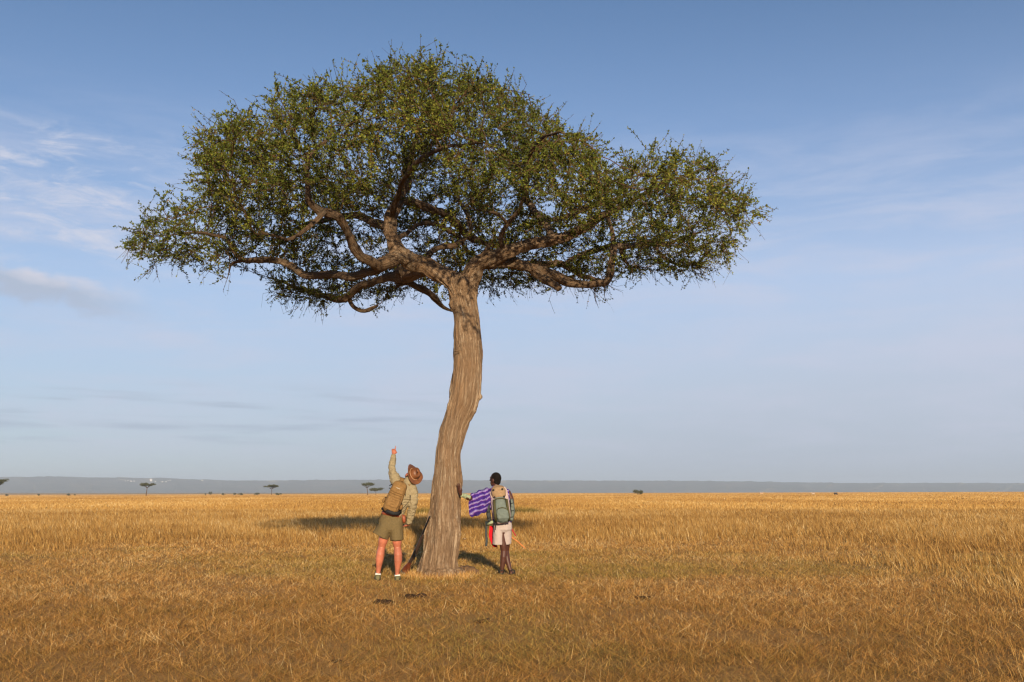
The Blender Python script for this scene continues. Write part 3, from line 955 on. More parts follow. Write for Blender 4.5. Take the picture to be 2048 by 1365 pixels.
def tube_np(pts, rs, sides):
    global off
    pts = np.asarray(pts); m = len(pts)
    t = np.gradient(pts, axis=0); t /= np.linalg.norm(t, axis=1)[:, None] + 1e-9
    ref = np.array([0.3, 0.5, 0.81]) if abs(t[0, 2]) < 0.8 else np.array([0.9, 0.3, 0.1])
    u = np.cross(t, ref); u /= np.linalg.norm(u, axis=1)[:, None] + 1e-9
    v = np.cross(t, u)
    th = np.linspace(0, 2 * np.pi, sides, endpoint=False)
    ring = pts[:, None] + (u[:, None] * np.cos(th)[None, :, None] + v[:, None] * np.sin(th)[None, :, None]) * np.asarray(rs)[:, None, None]
    V.append(ring.reshape(-1, 3))
    i = np.arange(m - 1)[:, None]; k = np.arange(sides)[None]; k2 = (k + 1) % sides
    Fc.append(off + np.stack([i * sides + k, i * sides + k2, (i + 1) * sides + k2, (i + 1) * sides + k], 2).reshape(-1, 4))
    off += m * sides


stack = [(c, i) for i in range(n_limb) for c in kids[i]]
stack = [(N_par[c], c) for c, i in stack]
while stack:
    p0, c = stack.pop()
    chain = [p0, c]
    while kids[chain[-1]]:
        ks = sorted(kids[chain[-1]], key=lambda j: -rad[j])
        for o_ in ks[1:]:
            stack.append((chain[-1], o_))
        chain.append(ks[0])
    pts = N_pos[chain].copy()
    if len(pts) > 3:
        pts[1:-1] = pts[1:-1] * 0.6 + (pts[:-2] + pts[2:]) * 0.2
    pts[1:] += RNG.normal(0, 0.016, (len(pts) - 1, 3))
    rs = rad[chain].copy(); rs[0] = min(rs[0], rs[1] * 1.15)
    tube_np(pts, rs, 6 if rs.max() > 0.02 else 4)
M_TWIG = simple('twig_bark', (0.085, 0.050, 0.028), 0.9, 0.4, 9.0, spec=0.05)
mesh_np('branches', np.concatenate(V), np.concatenate(Fc), 4, M_TWIG, TREE, smooth=True)

# --- twigs with leaves
thin = np.nonzero((rad < 0.0115) & (np.arange(nN) >= n_limb))[0]
rep = RNG.choice([2, 3, 4], len(thin), p=[0.35, 0.4, 0.25]) + np.array([2 if not kids[i] else 0 for i in thin])
tw = np.repeat(thin, rep)
tips = np.array([i for i in thin if not kids[i]])
low = tips[project(N_pos[tips])[1] > 470]
nS = 1600
tw = np.concatenate([tw, RNG.choice(tips, 1100), RNG.choice(low, 500)])
nT = len(tw)
is_shoot = np.arange(nT) >= nT - nS
bd = np.array([N_dir[i] for i in tw])
td = bd * 0.7 + RNG.normal(0, 0.55, (nT, 3)) * [1, 1, 0.75] + [0, 0, 0.14]
cen = np.array([XC, TY, 6.0])
out_ = N_pos[tw] - cen; out_ /= np.linalg.norm(out_, axis=1)[:, None]
ppx, ppy = project(N_pos[tw])
droop = is_shoot & (ppy > 470) & (N_pos[tw][:, 1] > TY - 3.2)
out_ = np.where(droop[:, None], out_ * 0.5 + [0, 0, -1.05], out_)
td = np.where(is_shoot[:, None], out_ * 1.0 + RNG.normal(0, 0.38, (nT, 3)) + [0, 0, .25], td)
td /= np.linalg.norm(td, axis=1)[:, None]
tl = RNG.uniform(0.14, 0.40, nT) + 0.25 * (RNG.uniform(0, 1, nT) > 0.93)
tl = np.where(is_shoot, RNG.uniform(0.25, 0.55, nT), tl)
b0 = N_pos[tw] + RNG.normal(0, 0.02, (nT, 3))
kink = RNG.normal(0, 0.07, (nT, 3))
b1 = b0 + td * (tl * 0.5)[:, None] + kink * tl[:, None] * 2
b2 = b0 + td * tl[:, None] + [0, 0, 0.0]
u = np.cross(td, [0.31, 0.77, 0.55]); u /= np.linalg.norm(u, axis=1)[:, None]; v = np.cross(td, u)
th = np.array([0, 2.094, 4.189])
circ = u[:, None] * np.cos(th)[None, :, None] + v[:, None] * np.sin(th)[None, :, None]
ringv = np.stack([b0[:, None] + circ * 0.0042, b1[:, None] + circ * 0.0034, b2[:, None] + circ * 0.0018], 1)
base = (np.arange(nT) * 9)[:, None]
qs = []
for r_ in (0, 3):
    for k in range(3):
        k2 = (k + 1) % 3
        qs.append(base + [[r_ + k, r_ + k2, r_ + 3 + k2, r_ + 3 + k]])
mesh_np('twigs', ringv.reshape(-1, 3), np.concatenate(qs), 4, simple('thorn_twig', (0.075, 0.045, 0.022), 0.9, 0.35, 6.0, spec=0.05), TREE)


def leaf_mesh(name, pos, nrm_dir, ln, wd, tint, mat, parent):
    """folded diamond leaves"""
    n = len(pos)
    a = nrm_dir
    s = np.cross(a, RNG.normal(0, 1, (n, 3))); s /= np.linalg.norm(s, axis=1)[:, None] + 1e-9
    up = np.cross(a, s)
    co = np.empty((n, 4, 3), np.float32)
    co[:, 0] = pos
    co[:, 1] = pos + a * (ln * 0.5)[:, None] + s * (wd * 0.5)[:, None] + up * (wd * 0.18)[:, None]
    co[:, 2] = pos + a * ln[:, None]
    co[:, 3] = pos + a * (ln * 0.5)[:, None] - s * (wd * 0.5)[:, None] + up * (wd * 0.18)[:, None]
    b = (np.arange(n) * 4)[:, None]
    f = np.concatenate([b + [[0, 1, 2]], b + [[0, 2, 3]]])
    return mesh_np(name, co.reshape(-1, 3), f, 3, mat, parent, attrs={'tint': np.repeat(tint, 4)})


LEAFC = [(0.0, (0.022, 0.032, 0.007)), (0.35, (0.054, 0.070, 0.011)), (0.65, (0.120, 0.140, 0.018)), (0.88, (0.22, 0.215, 0.036)), (1.0, (0.20, 0.115, 0.036))]
M_LEAF = grass_material('small_leathery_leaves', LEAFC, 0.06)
nl = np.where(RNG.uniform(0, 1, nT) < 0.12, RNG.integers(0, 3, nT), RNG.integers(17, 33, nT))
nl = np.where(is_shoot, RNG.integers(5, 17, nT), nl)
nl = np.where(droop, RNG.integers(0, 8, nT), nl)
li = np.repeat(np.arange(nT), nl)
t_ = RNG.uniform(0.1, 1.0, len(li))
lp = np.where(t_[:, None] < 0.5, b0[li] + (b1 - b0)[li] * (t_ * 2)[:, None], b1[li] + (b2 - b1)[li] * (t_ * 2 - 1)[:, None])
ld = td[li] * 0.5 + RNG.normal(0, 0.6, (len(li), 3)) + [0, 0, 0.25]
ld /= np.linalg.norm(ld, axis=1)[:, None]
clump = fbm(lp * 0.8, 2, 95)
lt = np.clip(RNG.normal(0.48, 0.20, len(li)) + (clump - 0.5) * 0.7, 0, 1)
sz = RNG.uniform(0.7, 1.25, len(li))
leaf_mesh('foliage', lp, ld, 0.040 * sz, 0.022 * sz, lt, M_LEAF, TREE)
print('TREE attractors', len(ATT), 'nodes', nN, 'twigs', nT, 'leaves', len(li))

# ------------------------------------------------------------------ people and what they carry
def cloth(name, col, var=0.18, scale=55, bump=0.25, rough=0.9, col2=None):
    return simple(name, col, rough, var, scale, bump=bump, spec=0.1, col2=col2, bscale=260)


def wrinkle(amp, freq, seed, stretch=(1, 1, 1)):
    def f(co):
        c = np.asarray(co, float) * np.array(stretch) * freq
        return ((np.abs(fbm(c, 3, seed) - 0.5) * 2) * -1.0 + 0.25) * amp
    return f


M_SKIN_RED = simple('sunburnt_skin', (0.37, 0.122, 0.071), 0.40, 0.28, 9, bump=0.05, spec=0.5)
M_SKIN_DARK = simple('dark_skin', (0.066, 0.024, 0.016), 0.50, 0.15, 14, bump=0.05, spec=0.35)
M_HAIR_BLACK = simple('short_black_hair', (0.010, 0.007, 0.006), 0.9, 0.3, 260, bump=0.8, spec=0.15)
M_HAIR_BROWN = simple('brown_hair', (0.05, 0.026, 0.014), 0.8, 0.3, 220, bump=0.7, spec=0.2)
M_KHAKI = cloth('khaki_shirt', (0.26, 0.212, 0.13))
M_OLIVE = cloth('olive_shorts', (0.13, 0.096, 0.046))
M_COYOTE = cloth('coyote_cordura', (0.205, 0.118, 0.046), 0.25, 40)
M_COYOTE2 = cloth('coyote_cordura_worn', (0.185, 0.105, 0.041), 0.2, 40)
M_BLACKWEB = simple('black_webbing', (0.014, 0.014, 0.016), 0.7, 0.3, 60, bump=0.3)
M_LEATHER = simple('oiled_brown_leather', (0.20, 0.075, 0.026), 0.45, 0.35, 16, bump=0.25, spec=0.45, col2=(0.10, 0.036, 0.014))
M_LEATHER_RED = simple('red_brown_leather', (0.23, 0.055, 0.022), 0.45, 0.3, 20, bump=0.2, spec=0.4)
M_TAN_CORD = simple('tan_leather_cord', (0.55, 0.33, 0.19), 0.6, 0.15, 40)
M_SOCK = simple('white_sock', (0.75, 0.72, 0.68), 0.9, 0.08, 120, bump=0.4)
M_SHOE = cloth('olive_shoe', (0.13, 0.12, 0.065), 0.25, 45)
M_SOLE = simple('dark_rubber', (0.025, 0.023, 0.02), 0.8, 0.2, 40)
M_LILAC = cloth('pale_lilac_cotton', (0.38, 0.32, 0.31), 0.08, 30)
M_RED = cloth('red_cloth', (0.62, 0.012, 0.022), 0.2, 30)
M_SAGE = cloth('sage_nylon', (0.125, 0.152, 0.140), 0.14, 20, rough=0.65)
M_PALE_GREEN = cloth('pale_green_nylon', (0.30, 0.355, 0.235), 0.12, 30, rough=0.7)
M_TAN = cloth('tan_nylon', (0.27, 0.18, 0.105), 0.15, 30, rough=0.75)
M_PINKGREY = cloth('pinkish_grey_nylon', (0.45, 0.355, 0.345), 0.1, 30, rough=0.7)
M_OLIVE_WEB = simple('olive_webbing', (0.060, 0.055, 0.022), 0.75, 0.25, 60, bump=0.3)
M_DARKGREY = cloth('dark_grey_nylon', (0.045, 0.052, 0.055), 0.25, 30)
M_STEEL = simple('blued_steel', (0.045, 0.047, 0.055), 0.28, 0.25, 30, metal=0.85, spec=0.5)
M_WALNUT = simple('oiled_walnut', (0.15, 0.038, 0.018), 0.35, 0.4, 14, spec=0.5, col2=(0.075, 0.02, 0.011))
M_DARKWOOD = simple('dark_oiled_wood', (0.045, 0.028, 0.022), 0.4, 0.35, 14, spec=0.5)
M_PATCH = simple('grey_woven_patch', (0.42, 0.36, 0.27), 0.8, 0.1, 200)


def vmix(a, b, t):
    return a * (1 - t) + b * t


def finger(mb, pts, r0, r1):
    n = len(pts)
    mb.tube(pts, [r0 + (r1 - r0) * i / (n - 1) for i in range(n)], n=8, cap=0.8)


def add_head(mb, c, up, fwd, s=1.0):
    """skull, jaw, nose, brow, ears around centre c"""
    up = up.normalized(); fwd = (fwd - up * fwd.dot(up)).normalized(); rt = fwd.cross(up)
    ax = (rt, fwd, up)
    mb.ball(c + up * 0.02 * s, (0.074 * s, 0.094 * s, 0.098 * s), ax, 20, 14)
    mb.ball(c + fwd * 0.035 * s - up * 0.055 * s, (0.056 * s, 0.058 * s, 0.062 * s), ax, 16, 10)
    mb.ball(c + fwd * 0.062 * s - up * 0.095 * s, (0.026 * s, 0.024 * s, 0.02 * s), ax, 12, 8)
    mb.loft([c + fwd * 0.09 * s + up * 0.01 * s, c + fwd * 0.112 * s - up * 0.028 * s], [0.010 * s, 0.016 * s], side=rt, n=10)
    mb.loft([c + fwd * 0.082 * s + up * 0.028 * s - rt * 0.04 * s, c + fwd * 0.092 * s + up * 0.03 * s, c + fwd * 0.082 * s + up * 0.028 * s + rt * 0.04 * s], 0.011 * s, side=up, n=8)
    for q in (0.0, 0.012):
        mb.loft([c + fwd * 0.088 * s - up * (0.058 + q) * s - rt * 0.018 * s, c + fwd * 0.096 * s - up * (0.058 + q) * s, c + fwd * 0.088 * s - up * (0.058 + q) * s + rt * 0.018 * s], 0.006 * s, side=up, n=8)
    for sg in (-1, 1):
        e = c + rt * sg * 0.077 * s - fwd * 0.004 * s - up * 0.012 * s
        mb.ball(e, (0.011 * s, 0.021 * s, 0.033 * s), ax, 10, 8)
        mb.ball(c + fwd * 0.083 * s + up * 0.008 * s + rt * sg * 0.031 * s, (0.013 * s, 0.010 * s, 0.011 * s), ax, 10, 8)
    return rt, fwd, up


# ============ the hiker on the left, pointing up
G1 = G(775, 1161.0)
Y1 = G1.y


def A1(zx, zy, dy=0.0):        # from the 4.0143x enlargement with its corner at (680, 860)
    return P(680 + zx / 4.0143, 860 + zy / 4.0147, Y1 + dy)


def A2(zx, zy, dy=0.0):        # 8.533x enlargement, corner (730, 880)
    return P(730 + zx / 8.533, 880 + zy / 8.531, Y1 + dy)


M1 = 1 / F_PX * Y1 / CP        # metres in one photo pixel at that distance
Z1 = M1 / 4.0143
Z2 = M1 / 8.533
HK = thing('person', (G1.x, G1.y, 0), 'person in brown brimmed hat, khaki shirt and olive shorts pointing up left of the trunk', 'person')
hat_n = Vector((0.74, -0.52, 0.43)).normalized()
hat_c = A1(592, 357, 0.0)
head_c = hat_c - hat_n * 0.075 + Vector((0, 0.02, 0))
f0 = Vector((-0.05, 0.60, 0.80))

b = MB()
# legs
b.loft([A1(392, 770), A1(358, 850), A1(344, 900, .01), A1(333, 945, .02), A1(324, 1000, -.01), A1(317, 1045, -.005), A1(312, 1095), A1(307, 1140, .01), A1(303, 1178, .015)],
       [.090, .082, .076, .059, .068, .066, .047, .036, .040], [.095, .088, .080, .062, .078, .072, .050, .041, .046], n=18)
b.loft([A1(440, 775), A1(454, 860), A1(458, 905, .01), A1(461, 945, .02), A1(467, 1005, -.01), A1(467, 1050, -.005), A1(463, 1100), A1(460, 1148, .01), A1(461, 1185, .015)],
       [.090, .082, .076, .059, .068, .066, .047, .036, .040], [.095, .088, .080, .062, .078, .072, .050, .041, .046], n=18)
b.loft([A1(303, 1185, 0), A1(300, 1192, .08), A1(296, 1197, .17)], [.038, .042, .034], [.030, .028, .018], n=12)
b.loft([A1(461, 1193, 0), A1(463, 1200, .08), A1(466, 1205, .17)], [.038, .042, .034], [.030, .028, .018], n=12)
# trunk of the body
b.loft([A1(413, 800), A1(413, 740), A1(428, 660), A1(455, 590, -.01), A1(490, 520, -.02), A1(520, 460, -.02), A1(545, 432, 0)],
       [.11, .165, .150, .150, .170, .165, .07], [.09, .12, .105, .105, .115, .10, .06], side=Vector((.95, 0, -.3)), n=20)
b.loft([A1(540, 440), A1(560, 415, .02), head_c + Vector((0, 0.0, -.02))], [.06, .055, .055], n=14)
add_head(b, head_c, hat_n, f0)
# arms
b.loft([A2(545, 715, 0), A2(510, 640, .05), A2(468, 520, .12), A2(462, 440, .17), A2(475, 350, .23), A2(488, 268, .28), A2(490, 250, .29)], [.06, .058, .050, .043, .040, .029, .027], n=14)
b.loft([A2(800, 830, 0), A2(825, 940, -.02), A2(818, 1080, -.03), A2(790, 1230, .03), A2(757, 1400, .10), A2(742, 1450, .14)], [.06, .055, .045, .040, .032, .027], n=14)
# pointing hand: palm, raised index finger, curled others, thumb
hw = A2(490, 255, .29)
hu = (A2(497, 170, .33) - hw).normalized(); hr = Vector((1, 0, 0)); hr = (hr - hu * hr.dot(hu)).normalized(); hf = hu.cross(hr)
b.loft([hw, hw + hu * .03, hw + hu * .065, hw + hu * .085], [.026, .036, .041, .038], [.020, .021, .022, .018], side=hr, n=14, power=2.4)
k = hw + hu * .085
finger(b, [k + hr * .018, k + hr * .019 + hu * .03, k + hr * .020 + hu * .055, k + hr * .021 + hu * .078], .0105, .0075)
for i, (o_, ln) in enumerate(((-.002, .036), (-.020, .033), (-.036, .027))):
    p = k + hr * o_
    finger(b, [p, p + hu * ln * .75 + hf * .010, p + hu * ln * .55 + hf * .036, p - hu * .012 + hf * .034], .0105, .0085)
p = hw + hu * .025 + hr * .030
finger(b, [p, p + hu * .022 + hr * .016 + hf * .01, p + hu * .045 + hr * .008 + hf * .024], .0115, .009)
# hanging hand, half closed at the thigh
hw = A2(742, 1450, .14)
hu = (A1(508, 775, .22) - hw).normalized(); hr = Vector((0, 1, 0)); hr = (hr - hu * hr.dot(hu)).normalized(); hf = hu.cross(hr)
b.loft([hw, hw + hu * .03, hw + hu * .07, hw + hu * .09], [.025, .034, .040, .037], [.019, .020, .020, .016], side=hr, n=12, power=2.4)
k = hw + hu * .088
for i, (o_, ln) in enumerate(((.029, .062), (.010, .068), (-.010, .064), (-.028, .052))):
    p = k + hr * o_
    finger(b, [p, p + hu * ln * .45, p + hu * ln * .8 - hf * .014, p + hu * ln * .85 - hf * .034], .0095, .0075)
p = hw + hu * .03 + hr * .032
finger(b, [p, p + hu * .03 + hr * .02, p + hu * .055 + hr * .022 - hf * .01], .011, .0085)
BODY1 = b.build('body', M_SKIN_RED, HK, remesh=0.006, smooth_it=2)

b = MB()
rt1 = f0.cross(hat_n).normalized(); ff1 = (f0 - hat_n * f0.dot(hat_n)).normalized()
b.ball(head_c + hat_n * .012 - ff1 * .014, (.080, .092, .092), (rt1, ff1, hat_n), 20, 12)
b.ball(head_c - hat_n * .040 - ff1 * .040, (.066, .056, .055), (rt1, ff1, hat_n), 16, 10)
b.build('hair', M_HAIR_BROWN, HK, remesh=0.008, disp=lambda c: (fbm(c * 90, 2, 3) - .5) * .006)

# shirt: body, both sleeves, collar
b = MB()
sd = [Vector((.98, 0, -.18)), Vector((.97, 0, -.22)), Vector((.95, 0, -.28)), Vector((.94, 0, -.33)), Vector((.93, 0, -.36)), Vector((.93, 0, -.36)), Vector((.93, 0, -.36))]
b.loft([A1(424, 690), A1(436, 640), A1(458, 585, -.01), A1(492, 520, -.02), A1(520, 470, -.02), A1(537, 445, 0), A1(548, 428, .01)],
       [.175, .172, .185, .200, .200, .150, .075], [.125, .122, .128, .135, .122, .09, .065], side=sd, n=24)
b.loft([A2(560, 745, 0), A2(512, 660, .04), A2(476, 560, .09), A2(464, 470, .13), A2(466, 400, .18), A2(482, 320, .24), A2(488, 266, .275)], [.098, .088, .070, .060, .054, .044, .038], n=18, cap=0.2)
b.loft([A2(780, 805, 0), A2(815, 900, -.02), A2(826, 1010, -.03), A2(812, 1110, -.02), A2(800, 1200, .02), A2(782, 1290, .05), A2(762, 1370, .075), A2(748, 1430, .09)], [.085, .083, .076, .070, .066, .058, .048, .040], n=18, cap=0.2)
b.loft([A1(540, 436), A1(556, 414, .005), A1(566, 404, .01)], [.088, .080, .078], [.075, .070, .068], side=Vector((.9, 0, -.4)), n=18, cap=0.1)
SH1 = b.build('shirt', M_KHAKI, HK, remesh=0.008, smooth_it=3, disp=wrinkle(.036, 13, 5, (1, 1, 1.8)))
b = MB()
b.loft([A2(483, 300, .255), A2(489, 266, .28)], [.043, .040], n=18, cap=0.1)
b.build('cuff', M_KHAKI, HK)

# shorts
b = MB()
b.loft([A1(400, 800), A1(408, 750), A1(418, 705), A1(426, 668)], [.200, .200, .190, .178], [.14, .145, .135, .128], side=Vector((.985, 0, -.17)), n=24)
b.loft([A1(392, 740), A1(352, 800), A1(324, 852)], [.115, .128, .140], [.135, .142, .140], side=Vector((.97, 0, -.25)), n=22, cap=0.02)
b.loft([A1(445, 745), A1(452, 820), A1(456, 886)], [.112, .108, .108], [.135, .130, .128], side=Vector((.995, 0, -.08)), n=22, cap=0.02)
b.build('shorts', M_OLIVE, HK, remesh=0.008, smooth_it=3, disp=wrinkle(.024, 7, 15, (1.3, 1.3, .55)))
b = MB()
b.loft([A1(421, 692), A1(426, 666)], [.186, .184], [.136, .134], side=Vector((.985, 0, -.17)), n=28, cap=0.05)
b.build('belt', M_LEATHER_RED, HK)
b = MB()
b.loft([A1(512, 690, -.03), A1(514, 715, -.03), A1(515, 742, -.03)], [.026, .030, .024], [.045, .050, .04], n=14, power=3)
b.build('belt_pouch', M_LEATHER_RED, HK)
# socks and shoes
for an, ft, tx in (((307, 1140), (303, 1180), 295), ((460, 1150), (462, 1190), 466)):
    b = MB()
    b.loft([A1(an[0], an[1] + 12, .01), A1(ft[0], ft[1] - 8, .015)], [.046, .048], n=16, cap=0.1)
    b.build('sock', M_SOCK, HK)
    b = MB()
    sx, sy = ft
    b.loft([A1(sx, sy + 8, -.055), A1(sx, sy + 9, 0), A1((sx + tx) / 2, sy + 13, .09), A1(tx, sy + 20, .19), A1(tx, sy + 23, .235)], [.036, .050, .054, .050, .034], [.050, .056, .046, .034, .022], side=Vector((1, 0, 0)), n=18, power=2.4)
    b.loft([A1(sx, sy - 12, .012), A1(sx, sy + 8, .0)], [.050, .056], n=16, cap=0.1)
    sh = b.build('shoe', M_SHOE, HK, remesh=0.006, smooth_it=2)
    b = MB()
    q0 = A1(sx, sy + 8, -.06); q0.z = .018
    q1 = A1((sx + tx) / 2, sy + 13, .09); q1.z = .018
    q2 = A1(tx, sy + 23, .245); q2.z = .022
    b.loft([q0, q1, q2], [.046, .058, .046], [.018, .018, .016], side=Vector((1, 0, 0)), n=16, power=3)
    b.build('sole', M_SOLE, sh)

# hat
b = MB()
rows = []
for j, q in enumerate((0.52, 0.66, 0.8, 0.92, 1.0)):
    row = []
    for i in range(40):
        th = 2 * math.pi * i / 40
        c, s = math.cos(th), math.sin(th)            # c along the brow (sides), s front/back
        rr_ = q * (0.165 + 0.022 * s * s)
        lift = (q - .5) * (0.085 * c * c - 0.03 * s * s) + 0.004 * math.sin(3 * th + 1)
        row.append(hat_c + rt1 * rr_ * c + ff1 * rr_ * s + hat_n * lift)
    rows.append(row)
b.grid(rows, 0.006, closed=True)
HAT = b.build('hat', M_LEATHER, HK)
b = MB()
base = hat_c - hat_n * .006
crown = []
for hgt, sx, sy in ((0, .088, .104), (.035, .086, .101), (.07, .080, .094), (.098, .066, .080), (.112, .040, .052), (.112, .012, .02)):
    row = []
    for i in range(36):
        th = 2 * math.pi * i / 36
        c, s = math.cos(th), math.sin(th)
        pin = 1 - 0.28 * max(0, s) ** 2 * abs(c) * min(1, hgt / .07)
        dip = -.030 * math.exp(-(c * sx / .030) ** 2) * (1 if hgt > .1 else 0)
        row.append(base + rt1 * sx * c * pin + ff1 * sy * s + hat_n * (hgt + dip))
    crown.append(row)
b.grid(crown, 0.006, closed=True)
b.build('hat_crown', M_LEATHER, HAT)
b = MB()
ring = [base + rt1 * .092 * math.cos(a) + ff1 * .108 * math.sin(a) + hat_n * .012 for a in np.linspace(0, 2 * math.pi, 37)]
b.tube(ring, .0045, n=8)
b.build('hat_band', M_TAN_CORD, HAT)

# coyote backpack
BP1 = thing('backpack', tuple(A2(520, 980, -.14)), 'tan webbed rucksack on the back of the pointing hiker', 'backpack')
ax0, ax1 = A2(622, 738, -.15), A2(418, 1222, -.15)
axd = (ax1 - ax0); LEN = axd.length; axd.normalize()
pr = (Vector((1, 0, 0)) - axd * axd.x).normalized()
pb = axd.cross(pr)
if pb.y > 0:
    pb = -pb                                           # towards the camera


def B1(u, v=0.0, d=0.0):
    """on the pack: u along its length 0..1, v across in metres, d out of its back"""
    return ax0 + axd * (LEN * u) + pr * v + pb * d


b = MB()
us = [0.0, .04, .12, .3, .5, .7, .88, .96, 1.0]
b.loft([B1(u) for u in us], [.088, .108, .121, .127, .131, .133, .131, .124, .105], [.06, .085, .098, .108, .112, .112, .105, .092, .07], side=pr, n=32, power=3.2, cap=0.35)
b.build('main_pocket', M_COYOTE, BP1, remesh=0.007, smooth_it=2, disp=wrinkle(.016, 10, 25, (1, 1, 1.4)))
b = MB()
b.loft([B1(.10, 0, .075), B1(.2, 0, .088), B1(.34, 0, .092)], [.090, .104, .106], [.04, .04, .035], side=pr, n=24, power=3, cap=0.3)
b.build('lid_pocket', M_COYOTE, BP1, remesh=0.007, smooth_it=2)
b = MB()
b.loft([B1(.44, 0, .088), B1(.6, 0, .096), B1(.78, 0, .098), B1(.93, 0, .086)], [.100, .110, .112, .104], [.036, .042, .042, .034], side=pr, n=24, power=3, cap=0.3)
b.build('front_pocket', M_COYOTE, BP1, remesh=0.007, smooth_it=2, disp=wrinkle(.010, 13, 27))
for u in (.40, .49, .57, .65, .73, .81):
    b = MB()
    d = .120 if u < .42 else .134
    b.grid([[B1(u + o, v, d - 2.2 * v * v + .003) for v in np.linspace(-.098, .098, 9)] for o in (-.016, .016)], .005)
    b.build('webbing', M_COYOTE2, BP1)
b = MB()
b.grid([[B1(.19 + o, v, .132 - 1.2 * v * v) for v in np.linspace(-.035, .035, 5)] for o in (-.012, .012)], .004)
b.build('badge', M_PATCH, BP1)
b = MB()
b.tube([B1(.0, -.035, -.02), B1(-.05, -.03, -.03), B1(-.075, 0, -.03), B1(-.05, .03, -.03), B1(0, .035, -.02)], .010, n=8)
b.build('grab_handle', M_COYOTE2, BP1)
for sg in (-1, 1):
    for u in (.30, .62):
        b = MB()
        b.grid([[B1(u + o, sg * .142, .02 + dd) for dd in np.linspace(-.09, .07, 5)] for o in (-.014, .014)], .006)
        b.build('compression_strap', M_BLACKWEB, BP1)
    b = MB()
    b.loft([B1(.66, sg * .150, .02), B1(.74, sg * .155, .02), B1(.80, sg * .152, .02)], [.02, .026, .02], [.04, .045, .035], side=pr, n=12, power=3)
    b.build('side_pouch', M_COYOTE2, BP1)
b = MB()
b.grid([[A1(335, 640, -.10), A1(380, 668, -.235), A1(420, 684, -.245), A1(462, 686, -.20), A1(490, 668, -.10)], [A1(342, 622, -.10), A1(388, 640, -.235), A1(428, 656, -.245), A1(467, 658, -.20), A1(488, 645, -.10)]], .03)
b.build('hip_belt', M_BLACKWEB, BP1)
b = MB()
b.grid([[A2(590, 690, -.09), A2(605, 640, -.03), A2(640, 650, .06)], [A2(660, 705, -.09), A2(672, 668, -.03), A2(690, 665, .06)]], .014)
b.build('shoulder_strap', M_COYOTE2, BP1)
b = MB()
b.grid([[A2(740, 760, -.09), A2(790, 770, -.06), A2(850, 800, .0), A2(878, 815, .06)], [A2(750, 800, -.09), A2(790, 805, -.075), A2(845, 818, -.02), A2(880, 828, .05)]], .014)
b.build('shoulder_strap', M_COYOTE2, BP1)
b = MB()
b.grid([[A2(735, 880, -.115), A2(765, 960, -.12), A2(775, 1020, -.10), A2(700, 1110, -.10), A2(620, 1190, -.11)], [A2(752, 880, -.11), A2(780, 960, -.115), A2(765, 1026, -.10), A2(690, 1122, -.10), A2(612, 1202, -.11)]], .008)
b.build('side_strap', M_BLACKWEB, BP1)
b = MB()
b.grid([[A2(420, 775, -.02), A2(450, 757, -.09), A2(490, 755, -.12)], [A2(418, 790, -.02), A2(450, 772, -.09), A2(490, 768, -.12)]], .008)
b.build('side_strap', M_BLACKWEB, BP1)

# ============ the rifle leaning on the trunk
rb = G(812, 1150)
ry0, ry1 = rb.y - .02, TY - .36


def RF(zx, zy, off=0.0):
    t = (1165 - zy) / (1165 - 695)
    return P(680 + zx / 4.0143, 860 + zy / 4.0147, ry0 + (ry1 - ry0) * t + off)


RIFLE = thing('rifle', tuple(RF(515, 1165)), 'long bolt-action rifle with dark wooden stock leaning against the trunk', 'rifle')
b = MB()
b.tube([RF(720, 695), RF(690, 768), RF(655, 855), RF(610, 965), RF(590, 1012)], [.012, .013, .015, .018, .021], n=12)
BAR = b.build('barrel', M_STEEL, RIFLE)
b = MB()
b.tube([RF(717, 703, -.01), RF(721, 700, -.018)], [.004, .003], n=6)
b.build('front_sight', M_STEEL, BAR)
b = MB()
b.loft([RF(668, 838), RF(655, 865), RF(630, 925), RF(605, 985), RF(582, 1030), RF(560, 1062)], [.018, .025, .030, .032, .032, .027], [.020, .028, .033, .036, .036, .030], side=(0.45, 0.9, 0), n=14)
b.build('fore_end', M_DARKWOOD, RIFLE, remesh=0.004, smooth_it=2)
b = MB()
b.loft([RF(612, 962, -.004), RF(596, 1000, -.006), RF(575, 1042, -.004)], [.026, .029, .025], [.032, .036, .030], side=(0.45, 0.9, 0), n=12)
b.tube([RF(600, 1000), RF(608, 1008, -.05), RF(606, 1016, -.075)], [.008, .008, .012], n=8)
b.build('action', M_STEEL, RIFLE, remesh=0.004, smooth_it=1)
b = MB()
b.loft([RF(566, 1055), RF(553, 1080), RF(540, 1105), RF(525, 1135), RF(512, 1160)], [.022, .024, .028, .030, .028], [.028, .036, .058, .072, .076], side=(0.25, 1, 0), n=16)
b.build('stock', M_WALNUT, RIFLE, remesh=0.004, smooth_it=2)
b = MB()
b.tube([RF(566, 1072), RF(548, 1070), RF(540, 1078), RF(546, 1090)], .004, n=6)
b.build('trigger_guard', M_STEEL, RIFLE)
b = MB()
b.loft([RF(521, 1146), RF(512, 1163), RF(508, 1172)], [.040, .044, .040], [.084, .090, .084], side=(0.45, 0.9, 0), n=16, power=2.6)
b.build('butt_cover', M_DARKGREY, RIFLE)
b = MB()
b.tube([RF(655, 862, .02), RF(640, 905, .04), RF(618, 968, .05), RF(600, 1030, .05), RF(585, 1080, .04), RF(545, 1120, .02)], .006, n=6)
b.build('sling', M_BLACKWEB, RIFLE)

# ============ the hiker on the right, hand on the trunk
G2 = G(1006, 1149.5)
Y2 = G2.y


def C1(zx, zy, dy=0.0):
    return P(680 + zx / 4.0143, 860 + zy / 4.0147, Y2 + dy)


